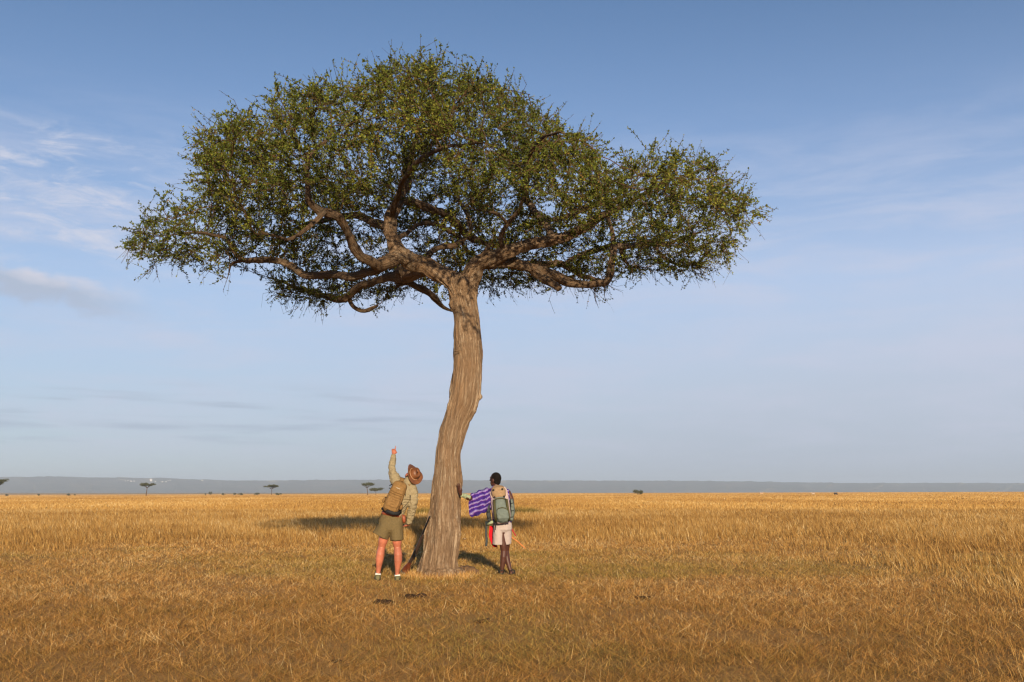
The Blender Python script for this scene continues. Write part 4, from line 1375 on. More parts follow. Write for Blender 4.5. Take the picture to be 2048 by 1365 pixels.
def C4(zx, zy, dy=0.0):       # 10.5x enlargement, corner (900, 930)
    return P(900 + zx / 10.5, 930 + zy / 10.5, Y2 + dy)


H2 = thing('person', (G2.x, G2.y, 0), 'person in purple striped shirt and pale shorts leaning a hand on the trunk', 'person')
head2 = C1(1249, 400, 0.02)
up2, f2 = Vector((.06, -.12, 1)), Vector((-.80, .60, .12))
b = MB()
# standing leg and crossed leg
b.loft([C1(1290, 800), C1(1302, 880), C1(1312, 930, .0), C1(1316, 975, .01), C1(1313, 1020, -.012), C1(1308, 1060, -.005), C1(1302, 1110), C1(1298, 1150, .01), C1(1296, 1170, .01)],
       [.088, .074, .064, .056, .056, .050, .037, .031, .033], [.09, .078, .068, .060, .062, .054, .040, .036, .04], n=18)
b.loft([C1(1335, 800, .05), C1(1338, 880, .09), C1(1334, 930, .13), C1(1332, 975, .15), C1(1338, 1020, .11), C1(1347, 1060, .09), C1(1360, 1105, .07), C1(1371, 1140, .06), C1(1377, 1160, .05)],
       [.086, .072, .062, .054, .054, .047, .036, .030, .032], [.09, .076, .066, .058, .060, .052, .039, .035, .038], n=18)
b.loft([C1(1296, 1172, -.045), C1(1296, 1170, .0), C1(1296, 1168, .07), C1(1292, 1168, .17)], [.028, .034, .038, .034], [.028, .032, .026, .016], side=(1, 0, 0), n=12)
b.loft([C1(1372, 1150, .0), C1(1378, 1151, .05), C1(1388, 1152, .12), C1(1396, 1153, .20)], [.028, .034, .038, .032], [.028, .032, .026, .016], side=(1, .2, 0), n=12)
# torso, neck, head
b.loft([C1(1305, 830), C1(1304, 760), C1(1300, 700), C1(1290, 640, -.01), C1(1282, 560, -.02), C1(1275, 500, -.01), C1(1258, 466, 0)],
       [.10, .150, .135, .135, .155, .150, .06], [.085, .11, .10, .10, .11, .095, .055], side=(1, 0, 0), n=20)
b.loft([C1(1262, 478), C1(1254, 448, .01), head2 + Vector((0, 0, -.03))], [.062, .054, .055], n=14)
add_head(b, head2, up2, f2, 1.07)
# left arm stretched to the trunk
HY = TY - .23 - Y2
hpt = C4(225, 622, HY)
b.loft([C1(1205, 506, 0), C1(1150, 524, HY * .35), C1(1085, 540, HY * .6), C1(1030, 550, HY * .8), hpt], [.055, .050, .043, .037, .025], n=14)
# right arm bent forward
b.loft([C1(1345, 500, 0), C1(1372, 550, .0), C1(1382, 600, .03), C1(1376, 640, .10), C1(1362, 690, .21), C1(1352, 715, .27)], [.055, .048, .042, .038, .031, .025], n=14)
# left hand flat on the bark, fingers up
hu = (C4(178, 440, HY - .01) - hpt).normalized(); hr = Vector((.62, -.78, 0)); hr = (hr - hu * hr.dot(hu)).normalized(); hf = hu.cross(hr)
b.loft([hpt, hpt + hu * .03, hpt + hu * .07, hpt + hu * .11], [.028, .041, .050, .046], [.022, .022, .021, .016], side=hr, n=14, power=2.4)
k = hpt + hu * .108
for o_, ln, sp in ((.036, .078, .12), (.013, .087, .03), (-.011, .080, -.05), (-.035, .062, -.16)):
    p = k + hr * o_
    d = (hu + hr * sp).normalized()
    finger(b, [p, p + d * ln * .45 + hf * .004, p + d * ln * .8, p + d * ln - hf * .002], .0100, .0075)
p = hpt + hu * .03 + hr * .034
finger(b, [p, p + hu * .03 + hr * .028, p + hu * .058 + hr * .036], .0115, .0085)
# right hand closed round the sticks
hw2 = C1(1352, 715, .27)
hu = Vector((-.55, .75, -.35)).normalized(); hr = Vector((.2, .45, .87)); hr = (hr - hu * hr.dot(hu)).normalized(); hf = hu.cross(hr)
b.loft([hw2, hw2 + hu * .03, hw2 + hu * .07, hw2 + hu * .09], [.025, .035, .041, .038], [.020, .021, .021, .017], side=hr, n=12, power=2.4)
k = hw2 + hu * .088
for o_, ln in ((.029, .074), (.010, .080), (-.010, .075), (-.028, .062)):
    p = k + hr * o_
    finger(b, [p, p + hu * ln * .40, p + hu * ln * .55 - hf * .028, p + hu * ln * .15 - hf * .040], .0100, .0080)
p = hw2 + hu * .03 + hr * .033
finger(b, [p, p + hu * .03 + hr * .012 - hf * .022, p + hu * .055 + hr * .004 - hf * .040], .0115, .009)
b.build('body', M_SKIN_DARK, H2, remesh=0.006, smooth_it=2)

b = MB()
u_ = up2.normalized(); f_ = (f2 - u_ * f2.dot(u_)).normalized(); r_ = f_.cross(u_)
b.ball(head2 + u_ * .026 - f_ * .010, (.084, .099, .104), (r_, f_, u_), 22, 14)
b.ball(head2 - u_ * .030 - f_ * .042, (.070, .056, .064), (r_, f_, u_), 16, 10)
b.build('hair', M_HAIR_BLACK, H2, remesh=0.007, disp=lambda c: (fbm(c * 160, 2, 7) - .5) * .004)

# purple and white striped cloth
def stripe_material():
    m, t = material('purple_striped_cloth')
    tcx = t.n('ShaderNodeTexCoord')
    mp = t.n('ShaderNodeMapping', i={'Vector': (tcx, 'Object'), 'Rotation': (0, R(20), 0)})
    dn = t.noise(mp, 6.0, 4, 0.6)
    off = t.n('ShaderNodeVectorMath', operation='SCALE', i={0: (dn, 'Color'), 'Scale': 0.13})
    vv = t.n('ShaderNodeVectorMath', operation='ADD', i={0: mp, 1: off})
    s = t.n('ShaderNodeSeparateXYZ', i={0: vv})
    ph = t.math('FRACT', t.math('MULTIPLY', (s, 2), 13.5))
    rp = t.ramp(ph, [(0.0, (0.050, 0.022, 0.21)), (0.50, (0.045, 0.019, 0.19)), (0.54, (0.26, 0.025, 0.11)), (0.58, (0.11, 0.055, 0.34)), (0.68, (0.34, 0.29, 0.50)), (0.74, (0.13, 0.07, 0.36)), (0.82, (0.36, 0.31, 0.50)), (0.94, (0.10, 0.05, 0.32))])
    nb = t.noise((tcx, 'Object'), 200, 3, 0.6)
    bp = t.n('ShaderNodeBump', i={'Strength': 0.2, 'Distance': 0.01, 'Height': (nb, 0)})
    t.out(t.n('ShaderNodeBsdfPrincipled', i={'Base Color': rp, 'Roughness': 0.85, 'Specular IOR Level': 0.12, 'Normal': bp}))
    return m


M_PURPLE = stripe_material()
b = MB()
b.loft([C1(1303, 745), C1(1300, 700), C1(1290, 630, -.01), C1(1282, 560, -.02), C1(1276, 510, -.01), C1(1266, 478, 0), C1(1258, 462, 0)],
       [.165, .165, .165, .180, .178, .120, .072], [.125, .122, .122, .130, .115, .085, .065], side=(1, 0, 0), n=24, cap=0.2)
b.loft([C1(1328, 495, 0), C1(1355, 525, .02), C1(1366, 570, .04), C1(1366, 615, .09)], [.070, .064, .058, .054], n=16, cap=0.2)
b.loft([C1(1252, 470), C1(1252, 455, .005)], [.080, .074], n=16, cap=0.1)
b.build('shirt', M_PURPLE, H2, remesh=0.008, smooth_it=3, disp=wrinkle(.018, 11, 35))
# wide hanging sleeve over the stretched arm
top = [(939, 990, .78), (948, 986.5, .66), (957, 983, .52), (966, 979.5, .36), (974, 977, .2), (983, 975.5, .0)]
bot = [(946, 1034, .62), (952, 1032, .52), (960, 1028.5, .42), (968, 1025, .28), (975, 1021.5, .14), (982, 1017.5, .0)]
top = [(a, c, HY * d) for a, c, d in top]
bot = [(a, c, HY * d + .02) for a, c, d in bot]
b = MB()
for k_ in range(1):
    secs, rx_, ry_, sd_ = [], [], [], []
    for i in range(6):
        a, c = P(top[i][0], top[i][1], Y2 + top[i][2]), P(bot[i][0], bot[i][1], Y2 + bot[i][2])
        secs.append((a + c) / 2); rx_.append((a - c).length / 2); ry_.append([.06, .066, .072, .08, .09, .10][i]); sd_.append((a - c).normalized())
    secs = [Vector(v) for v in secs]
    b.loft(secs, rx_, ry_, side=sd_, n=36, power=3.2, cap=0.1)
b.build('sleeve', M_PURPLE, H2, remesh=0.007, smooth_it=2, disp=lambda c: (np.sin(c[:, 0] * 48 + c[:, 2] * 14 + 4 * fbm(c * 4, 2, 8)) * .009 + (fbm(c * 11, 2, 9) - .5) * .022))
b = MB()
b.loft([C4(240, 630, HY), C4(300, 652, HY * .9), C4(395, 690, HY * .78)], [.030, .038, .046], n=16, cap=0.1)
b.build('undersleeve', M_PALE_GREEN, H2, remesh=0.006, smooth_it=2, disp=wrinkle(.012, 20, 44))

b = MB()
b.loft([C1(1305, 800), C1(1305, 770), C1(1304, 735)], [.165, .168, .155], [.13, .13, .12], side=(1, 0, 0), n=24)
b.loft([C1(1278, 770, 0), C1(1270, 850, 0), C1(1268, 922, 0)], [.098, .096, .094], [.12, .115, .108], side=Vector((.98, 0, .12)), n=22, cap=0.02)
b.loft([C1(1332, 770, .02), C1(1333, 850, .05), C1(1334, 914, .07)], [.100, .096, .092], [.12, .115, .108], side=Vector((.99, 0, -.06)), n=22, cap=0.02)
b.build('shorts', M_LILAC, H2, remesh=0.008, smooth_it=2, disp=wrinkle(.014, 8, 55, (1.4, 1.4, .6)))
for c_, q_ in (((1296, 1176), (-.05, 0.0, .08, .19)), ((1380, 1160), (.0, .05, .13, .22))):
    b = MB()
    x0, y0 = c_
    pts = []
    for i, d in enumerate(q_):
        p = C1(x0 + (0, 1, 4, 8)[i] * (1 if x0 > 1330 else -.6), y0, d); p.z = .016
        pts.append(p)
    b.loft(pts, [.034, .042, .048, .040], [.014, .014, .014, .012], side=(1, 0, 0), n=16, power=3)
    sl = b.build('sandal', M_SOLE, H2)
    b = MB()
    m_ = pts[2]
    b.tube([m_ + Vector((-.046, 0, .0)), m_ + Vector((-.038, .0, .045)), m_ + Vector((0, .01, .065)), m_ + Vector((.038, 0, .045)), m_ + Vector((.046, 0, 0))], .009, n=8)
    b.build('sandal_strap', M_SOLE, sl)
    b = MB()
    b.tube([pts[1] + Vector((-.04, 0, 0)), pts[1] + Vector((-.042, -.03, .05)), pts[0] + Vector((0, -.008, .06)), pts[1] + Vector((.042, -.03, .05)), pts[1] + Vector((.04, 0, 0))], .007, n=8)
    b.build('sandal_strap', M_SOLE, sl)
# red cloth hanging at the left hip
b = MB()
L = [(1203, 772), (1199, 800), (1196, 830), (1200, 862), (1204, 890), (1215, 918), (1232, 940)]
Rr = [(1240, 770), (1244, 800), (1246, 830), (1248, 862), (1252, 890), (1258, 918), (1262, 945)]
rows = []
for i, (a, c) in enumerate(zip(L, Rr)):
    rows.append([C1(a[0] + (c[0] - a[0]) * t + 3 * math.sin(i * 1.7) * (1 - t), a[1] + (c[1] - a[1]) * t, .05 + .10 * t + .022 * math.sin(t * 9 + i * .5)) for t in np.linspace(0, 1, 8)])
b.grid(rows, .008)
b.build('red_cloth', M_RED, H2)

# the big pack
BP2 = thing('backpack', tuple(C1(1290, 600, -.2)), 'large sage green trekking pack with tan lid on the back of the leaning hiker', 'backpack')
b = MB()
b.loft([C1(1272, 470, -.15), C1(1276, 500, -.17), C1(1283, 560, -.20), C1(1292, 640, -.22), C1(1300, 700, -.22), C1(1303, 735, -.20)], [.125, .150, .158, .160, .150, .125], [.08, .105, .125, .14, .13, .09], side=(1, 0, -.1), n=28, power=2.6, cap=0.35)
b.build('side_panels', M_PINKGREY, BP2, remesh=0.008, smooth_it=2, disp=wrinkle(.02, 9, 61))
b = MB()
b.loft([C1(1278, 535, -.27), C1(1286, 570, -.30), C1(1294, 610, -.31), C1(1302, 660, -.325), C1(1307, 700, -.32), C1(1307, 732, -.28)], [.080, .098, .108, .118, .122, .100], [.05, .062, .068, .078, .075, .05], side=(1, 0, -.1), n=26, power=2.5, cap=0.4)
b.build('main_pocket', M_SAGE, BP2, remesh=0.007, smooth_it=2, disp=wrinkle(.022, 9, 63, (1, 1, .8)))
b = MB()
b.loft([C1(1300, 632, -.378), C1(1306, 670, -.390), C1(1308, 706, -.385), C1(1309, 732, -.35)], [.088, .104, .104, .075], [.022, .032, .034, .024], side=(1, 0, -.08), n=22, power=2.5, cap=0.5)
b.build('front_pocket', M_SAGE, BP2, remesh=0.006, smooth_it=2, disp=wrinkle(.016, 11, 64))
b = MB()
b.loft([C1(1268, 462, -.20), C1(1270, 480, -.235), C1(1274, 505, -.25), C1(1279, 532, -.255), C1(1283, 548, -.25)], [.095, .118, .126, .122, .100], [.05, .085, .095, .090, .07], side=(1, 0, -.12), n=26, power=2.7, cap=0.5)
b.build('lid', M_TAN, BP2, remesh=0.007, smooth_it=2, disp=wrinkle(.014, 10, 65))
b = MB()
b.tube([C1(1218, 545, -.27), C1(1205, 510, -.24), C1(1222, 475, -.24), C1(1262, 460, -.24), C1(1305, 464, -.24), C1(1338, 485, -.24), C1(1345, 520, -.25)], .0075, n=8)
b.build('piping', M_PINKGREY, BP2)
b = MB()
b.grid([[C1(x, y, -.365) for x, y in ((1235, 560), (1262, 548), (1300, 545), (1335, 552))], [C1(x, y + 9, -.365) for x, y in ((1235, 560), (1262, 548), (1300, 545), (1335, 552))]], .010)
b.build('lid_strap', M_OLIVE_WEB, BP2)
b = MB()
b.tube([C1(1262, 650, -.385), C1(1270, 632, -.40), C1(1300, 624, -.41), C1(1330, 630, -.40), C1(1346, 646, -.385)], .008, n=8)
b.build('piping', M_OLIVE_WEB, BP2)
for xs in (((1238, 560), (1240, 620), (1246, 680), (1252, 740)), ((1336, 555), (1344, 610), (1352, 665), (1358, 735))):
    b = MB()
    dd = (-.345, -.375, -.395, -.33)
    b.grid([[C1(x - 10, y, d) for (x, y), d in zip(xs, dd)], [C1(x + 10, y, d - .010) for (x, y), d in zip(xs, dd)]], .012)
    b.build('pack_strap', M_OLIVE_WEB, BP2)
for x, y in ((1232, 484), (1303, 477), (1240, 542), (1318, 536)):
    b = MB()
    b.loft([C1(x, y - 5, -.335), C1(x, y + 5, -.345)], .016, .010, n=10, power=3)
    b.build('buckle', M_BLACKWEB, BP2)
for sg, pts in ((0, [(1196, 560), (1190, 620), (1192, 680), (1200, 730)]), (1, [(1376, 560), (1384, 610), (1386, 670), (1376, 725)])):
    b = MB()
    b.loft([C1(x, y, -.13) for x, y in pts], [.026, .034, .036, .028], [.08, .09, .09, .07], n=14, power=2.5)
    b.build('side_pocket', M_DARKGREY if sg == 0 else M_SAGE, BP2, remesh=0.007, smooth_it=1, disp=wrinkle(.02, 14, 66 + sg))
    for q in (0.2, 0.55, 0.85):
        b = MB()
        i = min(int(q * 3), 2); f = q * 3 - i
        x = pts[i][0] * (1 - f) + pts[i + 1][0] * f; y = pts[i][1] * (1 - f) + pts[i + 1][1] * f
        b.grid([[C1(x - 10, y, -.225), C1(x + 12, y - 6, -.235)], [C1(x - 10, y + 5, -.225), C1(x + 12, y - 1, -.235)]], .006)
        b.build('side_strap', M_BLACKWEB, BP2)
b = MB()
b.grid([[C1(1172, 775, .0), C1(1200, 760, -.10), C1(1240, 745, -.16)], [C1(1178, 738, .0), C1(1205, 735, -.10), C1(1236, 728, -.16)]][::-1], .028)
b.build('hip_belt', M_PALE_GREEN, BP2)
b = MB()
b.grid([[C1(1166 + 2 * math.sin(i), 735 + i * 20, -.02 - .002 * i) for i in range(11)], [C1(1184 + 2 * math.sin(i), 735 + i * 20, -.02 - .002 * i) for i in range(11)]], .008)
b.build('hanging_strap', M_DARKGREY, BP2)
for x, y, l in ((1247, 735, 70), (1259, 738, 32)):
    b = MB()
    b.grid([[C1(x - 2, y + l * t, -.30 + .06 * t) for t in (0, .35, .7, 1)], [C1(x + 4, y + l * t, -.30 + .06 * t) for t in (0, .35, .7, 1)]], .005)
    b.build('hanging_strap', M_BLACKWEB, BP2)

# two sticks in the right hand
def stick(name, a, c, r, mat, label):
    o = MB().tube([c, c + (a - c) * .3 + Vector((.004, 0, .006)), c + (a - c) * .7 + Vector((-.003, .003, -.004)), a], [r * .8, r, r, r * 1.1], n=10).build(name, mat, remesh=None)
    tag(o, label, 'stick')


hold = hw2 + hu * .07 - hf * .03
end1 = C1(1411, 851, .22)
stick('walking_stick', hold + (hold - end1) * .25, end1, .014, simple('red_painted_wood', (0.30, 0.018, 0.018), 0.5, 0.3, 30), 'short red stick poking out by the right hip of the leaning hiker')
end2 = C1(1487, 952, .25)
st2 = C1(1330, 822, .31)
stick('walking_stick', st2 + (st2 - end2) * .25, end2, .0125, simple('bare_orange_wood', (0.48, 0.17, 0.045), 0.55, 0.25, 30), 'thin orange brown stick slanting down beside the pale shorts')

# ------------------------------------------------------------------ small things on the ground near the tree
def lump(seed, c, r, mat, name, parent=None, bits=5, flat=0.5, remesh=0.012):
    rg = np.random.default_rng(seed)
    b = MB()
    for i in range(bits):
        o = Vector((np.clip(rg.normal(0, .7), -1, 1) * r, np.clip(rg.normal(0, .6), -.9, .9) * r, r * flat * rg.uniform(.1, .5)))
        q = r * rg.uniform(.3, .55)
        b.ball(c + o, (q * rg.uniform(.8, 1.3), q, q * flat * rg.uniform(.7, 1.1)))
    return b.build(name, mat, parent, remesh=remesh, smooth_it=1, disp=lambda p: (fbm(p * 18, 3, seed) - .5) * r * .5)


M_DUNG = simple('dry_dark_dung', (0.060, 0.036, 0.021), 0.95, 0.5, 40, bump=0.8, spec=0.05)
DUNG = [(766, 1209, .11, 'dark dung heap in front of the pointing hiker, left of two close together'), (832, 1197, .10, 'dark scattered dung in front of the trunk, right of two close together'),
        (968, 1246, .075, 'flat dark dung patch on grazed ground below the trunk'), (1112, 1179, .055, 'long low smear of dark dung right of the leaning hiker'),
        (1287, 1198, .07, 'wide dark dung strip on the right of the grazed patch'), (674, 1325, .045, 'small dark dung pellet heap at lower left of the grazed patch')]
for i, (px, py, r, lb) in enumerate(DUNG):
    c = G(px, py)
    o = lump(100 + i, c, r, M_DUNG, 'dung_pile', bits=14, flat=.6, remesh=.009)
    tag(o, lb, 'dung', 'dung piles on the grass')

# weathered root stump lying beside the trunk
sc_ = G(936, 1150)
b = MB()
b.loft([sc_ + Vector((-.12, .10, .08)), sc_ + Vector((-.02, .03, .09)), sc_ + Vector((.09, -.03, .06)), sc_ + Vector((.14, -.06, .04))], [.05, .075, .075, .06], [.06, .07, .07, .055], n=16)
b.ball(sc_ + Vector((-.12, .06, .04)), (.10, .09, .08))
b.ball(sc_ + Vector((.15, -.05, .03)), (.05, .05, .07))
o = b.build('root_stump', simple('weathered_wood', (0.20, 0.115, 0.06), 0.9, 0.5, 14, bump=0.8, col2=(0.055, 0.042, 0.034), spec=0.1), remesh=0.012, smooth_it=1, disp=lambda p: (fbm(p * [9, 9, 22], 3, 8) - .5) * .06)
tag(o, 'rough brown root stump in the grass between the trunk and the leaning hiker', 'stump')

# a leaf-litter nest hanging from the dead twigs on the right
c = P(1210, 597, TY + .5)
# ------------------------------------------------------------------ far things
def leaf_cloud(name, centres, radii, n, size, seed, mat, parent, dens_pow=1.0):
    rg = np.random.default_rng(seed)
    centres = np.array(centres); radii = np.array(radii)
    wgt = radii[:, 0] * radii[:, 1]; wgt = wgt / wgt.sum()
    i = rg.choice(len(centres), n, p=wgt)
    d = rg.normal(0, 1, (n, 3)); d /= np.linalg.norm(d, axis=1)[:, None]
    p = centres[i] + d * radii[i] * (rg.uniform(0, 1, n) ** 0.5)[:, None]
    a = rg.normal(0, 1, (n, 3)); a /= np.linalg.norm(a, axis=1)[:, None]
    sz = size * rg.uniform(.6, 1.3, n)
    return leaf_mesh(name, p, a, sz, sz * .6, np.clip(rg.normal(.42, .2, n), 0, 1), mat, parent)


def far_tree(px, pyb, pyt, wpx, Y, seed, label, name='acacia_tree', cat='tree', group=None, lean=0.0, stem=True, thick=0.32):
    top = P(px, pyt, Y).z
    x = P(px, pyb, Y).x
    z0 = float(ground_z(np.array([x]), np.array([Y]))[0])
    H = max(0.8, top - z0); Wd = wpx / F_PX * Y
    t = thing(name, (x, Y, z0), label, cat, group)
    rg = np.random.default_rng(seed)
    o = Vector((x, Y, z0))
    if stem:
        b = MB()
        cx = lean * H
        b.tube([o + Vector((0, 0, -.2)), o + Vector((cx * .4 + .1, 0, H * .3)), o + Vector((cx, 0, H * .62))], [H * .035, H * .026, H * .022], n=8)
        for k in range(6):
            a = k * 1.05 + rg.uniform(0, .5)
            e = Vector((math.cos(a) * Wd * .34, math.sin(a) * Wd * .34, H * rg.uniform(.76, .9)))
            b.tube([o + Vector((cx, 0, H * .58)), o + Vector((cx, 0, 0)) + Vector((e.x * .5, e.y * .5, H * .70)), o + Vector((cx * .6, 0, 0)) + e], [H * .018, H * .012, H * .006], n=6)
        b.build('trunk', M_TWIG, t)
        cs = [(x + cx + rg.uniform(-.36, .36) * Wd, Y + rg.uniform(-.36, .36) * Wd, z0 + H * (1 - thick * rg.uniform(.25, .75))) for k in range(16)]
        rd = [(Wd * rg.uniform(.13, .2), Wd * rg.uniform(.13, .2), H * thick * rg.uniform(.18, .32)) for k in range(16)]
        leaf_cloud('crown', cs, rd, 3600, Wd * .035, seed, M_FAR_LEAF, t)
    else:
        cs = [(x + rg.uniform(-.36, .36) * Wd, Y + rg.uniform(-.3, .3) * Wd, z0 + H * rg.uniform(.35, .68)) for k in range(10)]
        rd = [(Wd * rg.uniform(.16, .24), Wd * .2, H * rg.uniform(.2, .34)) for k in range(10)]
        leaf_cloud('crown', cs, rd, 1500, Wd * .06, seed, M_FAR_LEAF, t)
        b = MB()
        for k in range(4):
            b.tube([o + Vector((rg.uniform(-.1, .1) * Wd, 0, -.1)), o + Vector((rg.uniform(-.3, .3) * Wd, 0, H * .6))], [H * .03, H * .012], n=6)
        b.build('stem', M_TWIG, t)
    return t


M_FAR_LEAF = grass_material('distant_leaves', [(0.0, (0.030, 0.034, 0.012)), (0.5, (0.075, 0.080, 0.024)), (1.0, (0.15, 0.125, 0.045))], 0.1)
far_tree(292, 989.5, 964, 31, 560, 1, 'lone flat-topped acacia on the horizon at far left, dark crown on a thin trunk', lean=.05)
far_tree(543, 988.5, 969, 33, 640, 2, 'pale flat-topped acacia on the horizon midway between the lone left one and the pair')
far_tree(735, 987, 965, 32, 560, 3, 'taller of the two acacias standing close together behind the pointing hiker', lean=-.05)
far_tree(751.5, 987, 975, 32, 520, 4, 'lower of the two acacias standing close together behind the pointing hiker', thick=.45)
far_tree(-6, 990.5, 957.5, 36, 420, 5, 'acacia cut off by the left edge, only its crown tip shows')
far_tree(1277, 983.5, 978, 21, 430, 6, 'round dark green bush alone on the horizon right of the trunk', 'shrub', 'bush', stem=False)
far_tree(421, 988, 982.2, 8, 760, 7, 'small upright bush tree rising above the low bushes on the left horizon', 'shrub', 'bush', 'low bushes along the left horizon', stem=False)
BUSH = [(14, 990, 987.0, 8), (77, 990, 987.2, 6), (137, 990, 986.2, 8), (150, 990, 987.4, 4), (411, 988.5, 985.8, 5), (447, 988.5, 985.6, 8), (469, 988.5, 985.4, 7), (481, 988.5, 985.4, 10), (514, 988, 985.4, 11), (557, 988, 985.8, 13)]
for i, (px, b0_, t0, w_) in enumerate(BUSH):
    nb = 'group of three' if 0 else ''
    lb = ['tiny dark bush on the horizon at the far left edge', 'tiny dark bush on the horizon, second from the left edge', 'dark bush on the horizon, larger of two side by side left of the lone acacia', 'dark speck of a bush, smaller of two side by side left of the lone acacia',
          'low bush just left of the small upright bush tree', 'low dark bush, first right of the small upright bush tree', 'low dark bush, second right of the small upright bush tree', 'wide dark bush, third right of the small upright bush tree',
          'low wide bush left of the pale acacia on the horizon', 'low wide bush under and right of the pale acacia trunk'][i]
    far_tree(px, b0_, t0, w_, 760, 20 + i, lb, 'shrub', 'bush', 'low bushes along the left horizon', stem=False)

# taller green tussocks in the straw behind the hikers
M_TUSS = grass_material('green_straw_tussock', [(0, (0.10, 0.085, 0.022)), (.6, (0.27, 0.19, 0.055)), (1, (0.40, 0.27, 0.08))])
for i, (px, py, w_, h_, lb) in enumerate(((846, 1003, 1.3, .62, 'greenish grass tussock in the straw just left of the trunk'), (1042, 1004, 1.4, .68, 'greenish grass tussock in the straw beside the leaning hiker, nearer of two'),
                                          (1062, 1003, .9, .55, 'smaller greenish tussock right of the nearer one beside the leaning hiker'))):
    Y = 62.0
    c = P(px, py, Y)
    rg = np.random.default_rng(300 + i)
    n = 700
    x = c.x + rg.normal(0, w_ * .3, n); y = Y + rg.normal(0, w_ * .3, n)
    o = blade_mesh('grass_tussock', x, y, rg.uniform(.5, 1.15, n) * h_, np.full(n, .028), np.abs(rg.normal(.25, .25, n)), rg.uniform(0, 6.28, n), rg.uniform(0, .7, n), rg.uniform(0, 1, n), M_TUSS)
    del o['kind']
    tag(o, lb, 'tussock', 'green tussocks behind the hikers')


def animal(px, py, wpx, Y, mat, name, label, cat, face=1, graze=False):
    c = P(px, py, Y)
    z0 = float(ground_z(np.array([c.x]), np.array([Y]))[0])
    L = wpx / F_PX * Y
    t = thing(name, (c.x, Y, z0), label, cat, 'animals grazing on the right horizon')
    s = L / 1.7
    o = Vector((c.x, Y, z0))
    D = lambda x, z, y=0: o + Vector((x * s * face, y * s, z * s))
    b = MB()
    b.loft([D(-.72, 1.02), D(-.5, 1.05), D(-.1, .98), D(.3, 1.0), D(.55, 1.08)], [.16, .24, .25, .28, .18], [.18, .27, .28, .33, .22], side=(0, 1, 0), n=14)
    hd = (D(.95, .55), D(1.12, .30)) if graze else (D(.85, 1.45), D(1.1, 1.40))
    b.loft([D(.5, 1.1), D(.72, 1.2 if not graze else .9), hd[0]], [.17, .12, .09], side=(0, 1, 0), n=12)
    b.loft([hd[0], hd[1]], [.09, .055], side=(0, 1, 0), n=10)
    for sg in (-1, 1):
        b.loft([D(.42, .95, sg * .13), D(.43, .55, sg * .13), D(.41, .5, sg * .13), D(.42, .02, sg * .13)], [.09, .05, .045, .035], n=8)
        b.loft([D(-.55, 1.0, sg * .13), D(-.46, .68, sg * .13), D(-.64, .42, sg * .13), D(-.58, .02, sg * .13)], [.14, .08, .045, .035], n=8)
        b.loft([hd[0] + Vector((-.02 * s * face, sg * .05 * s, .06 * s)), hd[0] + Vector((-.08 * s * face, sg * .14 * s, .11 * s))], [.02, .03], n=6)
        b.tube([hd[0] + Vector((0, sg * .04 * s, .08 * s)), hd[0] + Vector((-.05 * s * face, sg * .1 * s, .25 * s)), hd[0] + Vector((.03 * s * face, sg * .06 * s, .36 * s))], [.02, .016, .008], n=6)
    b.loft([D(-.74, 1.1), D(-.86, .8), D(-.84, .5)], [.03, .025, .03], n=6)
    for i in range(len(b.v)):
        pass
    b.build('body', mat, t, remesh=.03, smooth_it=2)


animal(1523, 983, 8, 330, simple('tan_hide', (0.42, 0.27, 0.15), 0.8, 0.2, 3), 'antelope', 'pale tan antelope on the horizon, leftmost of three animals', 'antelope')
animal(1626, 983, 7, 330, simple('white_and_tan_hide', (0.52, 0.42, 0.33), 0.8, 0.3, 3, col2=(0.30, 0.19, 0.10)), 'antelope', 'whitish antelope on the horizon, middle of three animals', 'antelope', face=-1)
animal(1671, 983, 7, 330, simple('dark_hide', (0.035, 0.028, 0.024), 0.8, 0.2, 3), 'wildebeest', 'dark wildebeest on the horizon, rightmost of three animals', 'wildebeest', graze=True)

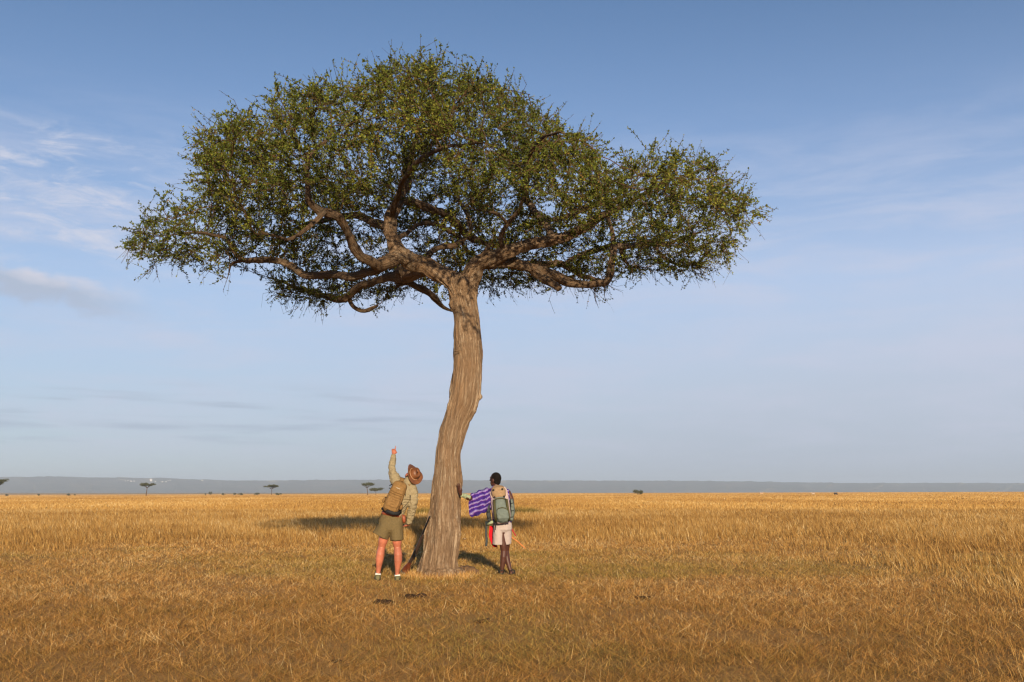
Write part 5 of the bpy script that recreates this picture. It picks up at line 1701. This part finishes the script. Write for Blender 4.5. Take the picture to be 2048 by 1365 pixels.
# houses high on the far slope
M_WHITE = simple('white_plaster', (0.62, 0.59, 0.56), 0.7, 0.05, 0.5)
M_TIN = simple('bright_tin_roof', (0.6, 0.58, 0.56), 0.45, 0.1, 0.5)
dgh = bpy.context.evaluated_depsgraph_get()
HOUSES = [(251, 963.0, 9), (256, 962.4, 10), (262, 963.4, 15), (268, 963.2, 12), (303, 961.2, 26), (311, 963.8, 10), (325, 964.4, 13), (332, 964.6, 13), (336, 962.0, 8), (341, 961.6, 11), (405, 962.0, 15)]
for i, (px, py, s) in enumerate(HOUSES):
    s0_, s = s, s * .72
    d = P(px, py, 1000.0) - Vector((0, 0, CAM_H)); d.normalize()
    hit, loc, nn, fi = HILLS.ray_cast(Vector((0, 0, CAM_H)), d)
    if not hit:
        continue
    lb = 'tiny pale house high on the far hillside above the lone left acacia'
    if s0_ == 26:
        lb = 'largest and brightest white house on the far hillside, right above the lone acacia'
    if px == 405:
        lb = 'white house by itself on the far hillside, rightmost of the houses'
    t = thing('house', tuple(loc), lb, 'house', 'houses on the far hillside')
    b = MB()
    x0, x1, y0, y1, h = -s / 2, s / 2, -s * .35, s * .35, s * .32
    o = Vector(loc)
    vs = [(x0, y0, -s * .3), (x1, y0, -s * .3), (x1, y1, -s * .3), (x0, y1, -s * .3), (x0, y0, h), (x1, y0, h), (x1, y1, h), (x0, y1, h)]
    b.v = [o + Vector(v) for v in vs]
    b.f = [(0, 3, 2, 1), (4, 5, 6, 7), (0, 1, 5, 4), (1, 2, 6, 5), (2, 3, 7, 6), (3, 0, 4, 7)]
    b.build('wall', M_WHITE, t, shade=False)
    b = MB()
    e = s * .06
    vs = [(x0 - e, y0 - e, h + .02), (x1 + e, y0 - e, h + .02), (x1 + e, y1 + e, h + .02), (x0 - e, y1 + e, h + .02), (x0 - e, 0, h + s * .25), (x1 + e, 0, h + s * .25)]
    b.v = [o + Vector(v) for v in vs]
    b.f = [(0, 3, 2, 1), (0, 1, 5, 4), (2, 3, 4, 5), (1, 2, 5), (3, 0, 4)]
    b.build('roof', M_TIN, t, shade=False)

# ------------------------------------------------------------------ air
def build_haze():
    mb = MB()
    X, Y0, Y1, Z0, Z1 = 11500, -11500, 11500, -9.0, 150.0
    vs = [(-X, Y0, Z0), (X, Y0, Z0), (X, Y1, Z0), (-X, Y1, Z0), (-X, Y0, Z1), (X, Y0, Z1), (X, Y1, Z1), (-X, Y1, Z1)]
    mb.v = [Vector(v) for v in vs]
    mb.f = [(0, 3, 2, 1), (4, 5, 6, 7), (0, 1, 5, 4), (1, 2, 6, 5), (2, 3, 7, 6), (3, 0, 4, 7)]
    m = bpy.data.materials.new('morning_haze')
    m.use_nodes = True
    t = NT(m.node_tree)
    pv = t.n('ShaderNodeVolumePrincipled', i={'Color': (0.66, 0.80, 1.0, 1), 'Density': 0.00016})
    o = t.n('ShaderNodeOutputMaterial')
    t.t.links.new(pv.outputs[0], o.inputs['Volume'])
    ob = mb.build('haze', m, shade=False)
    tag(ob, kind='stuff')


build_haze()
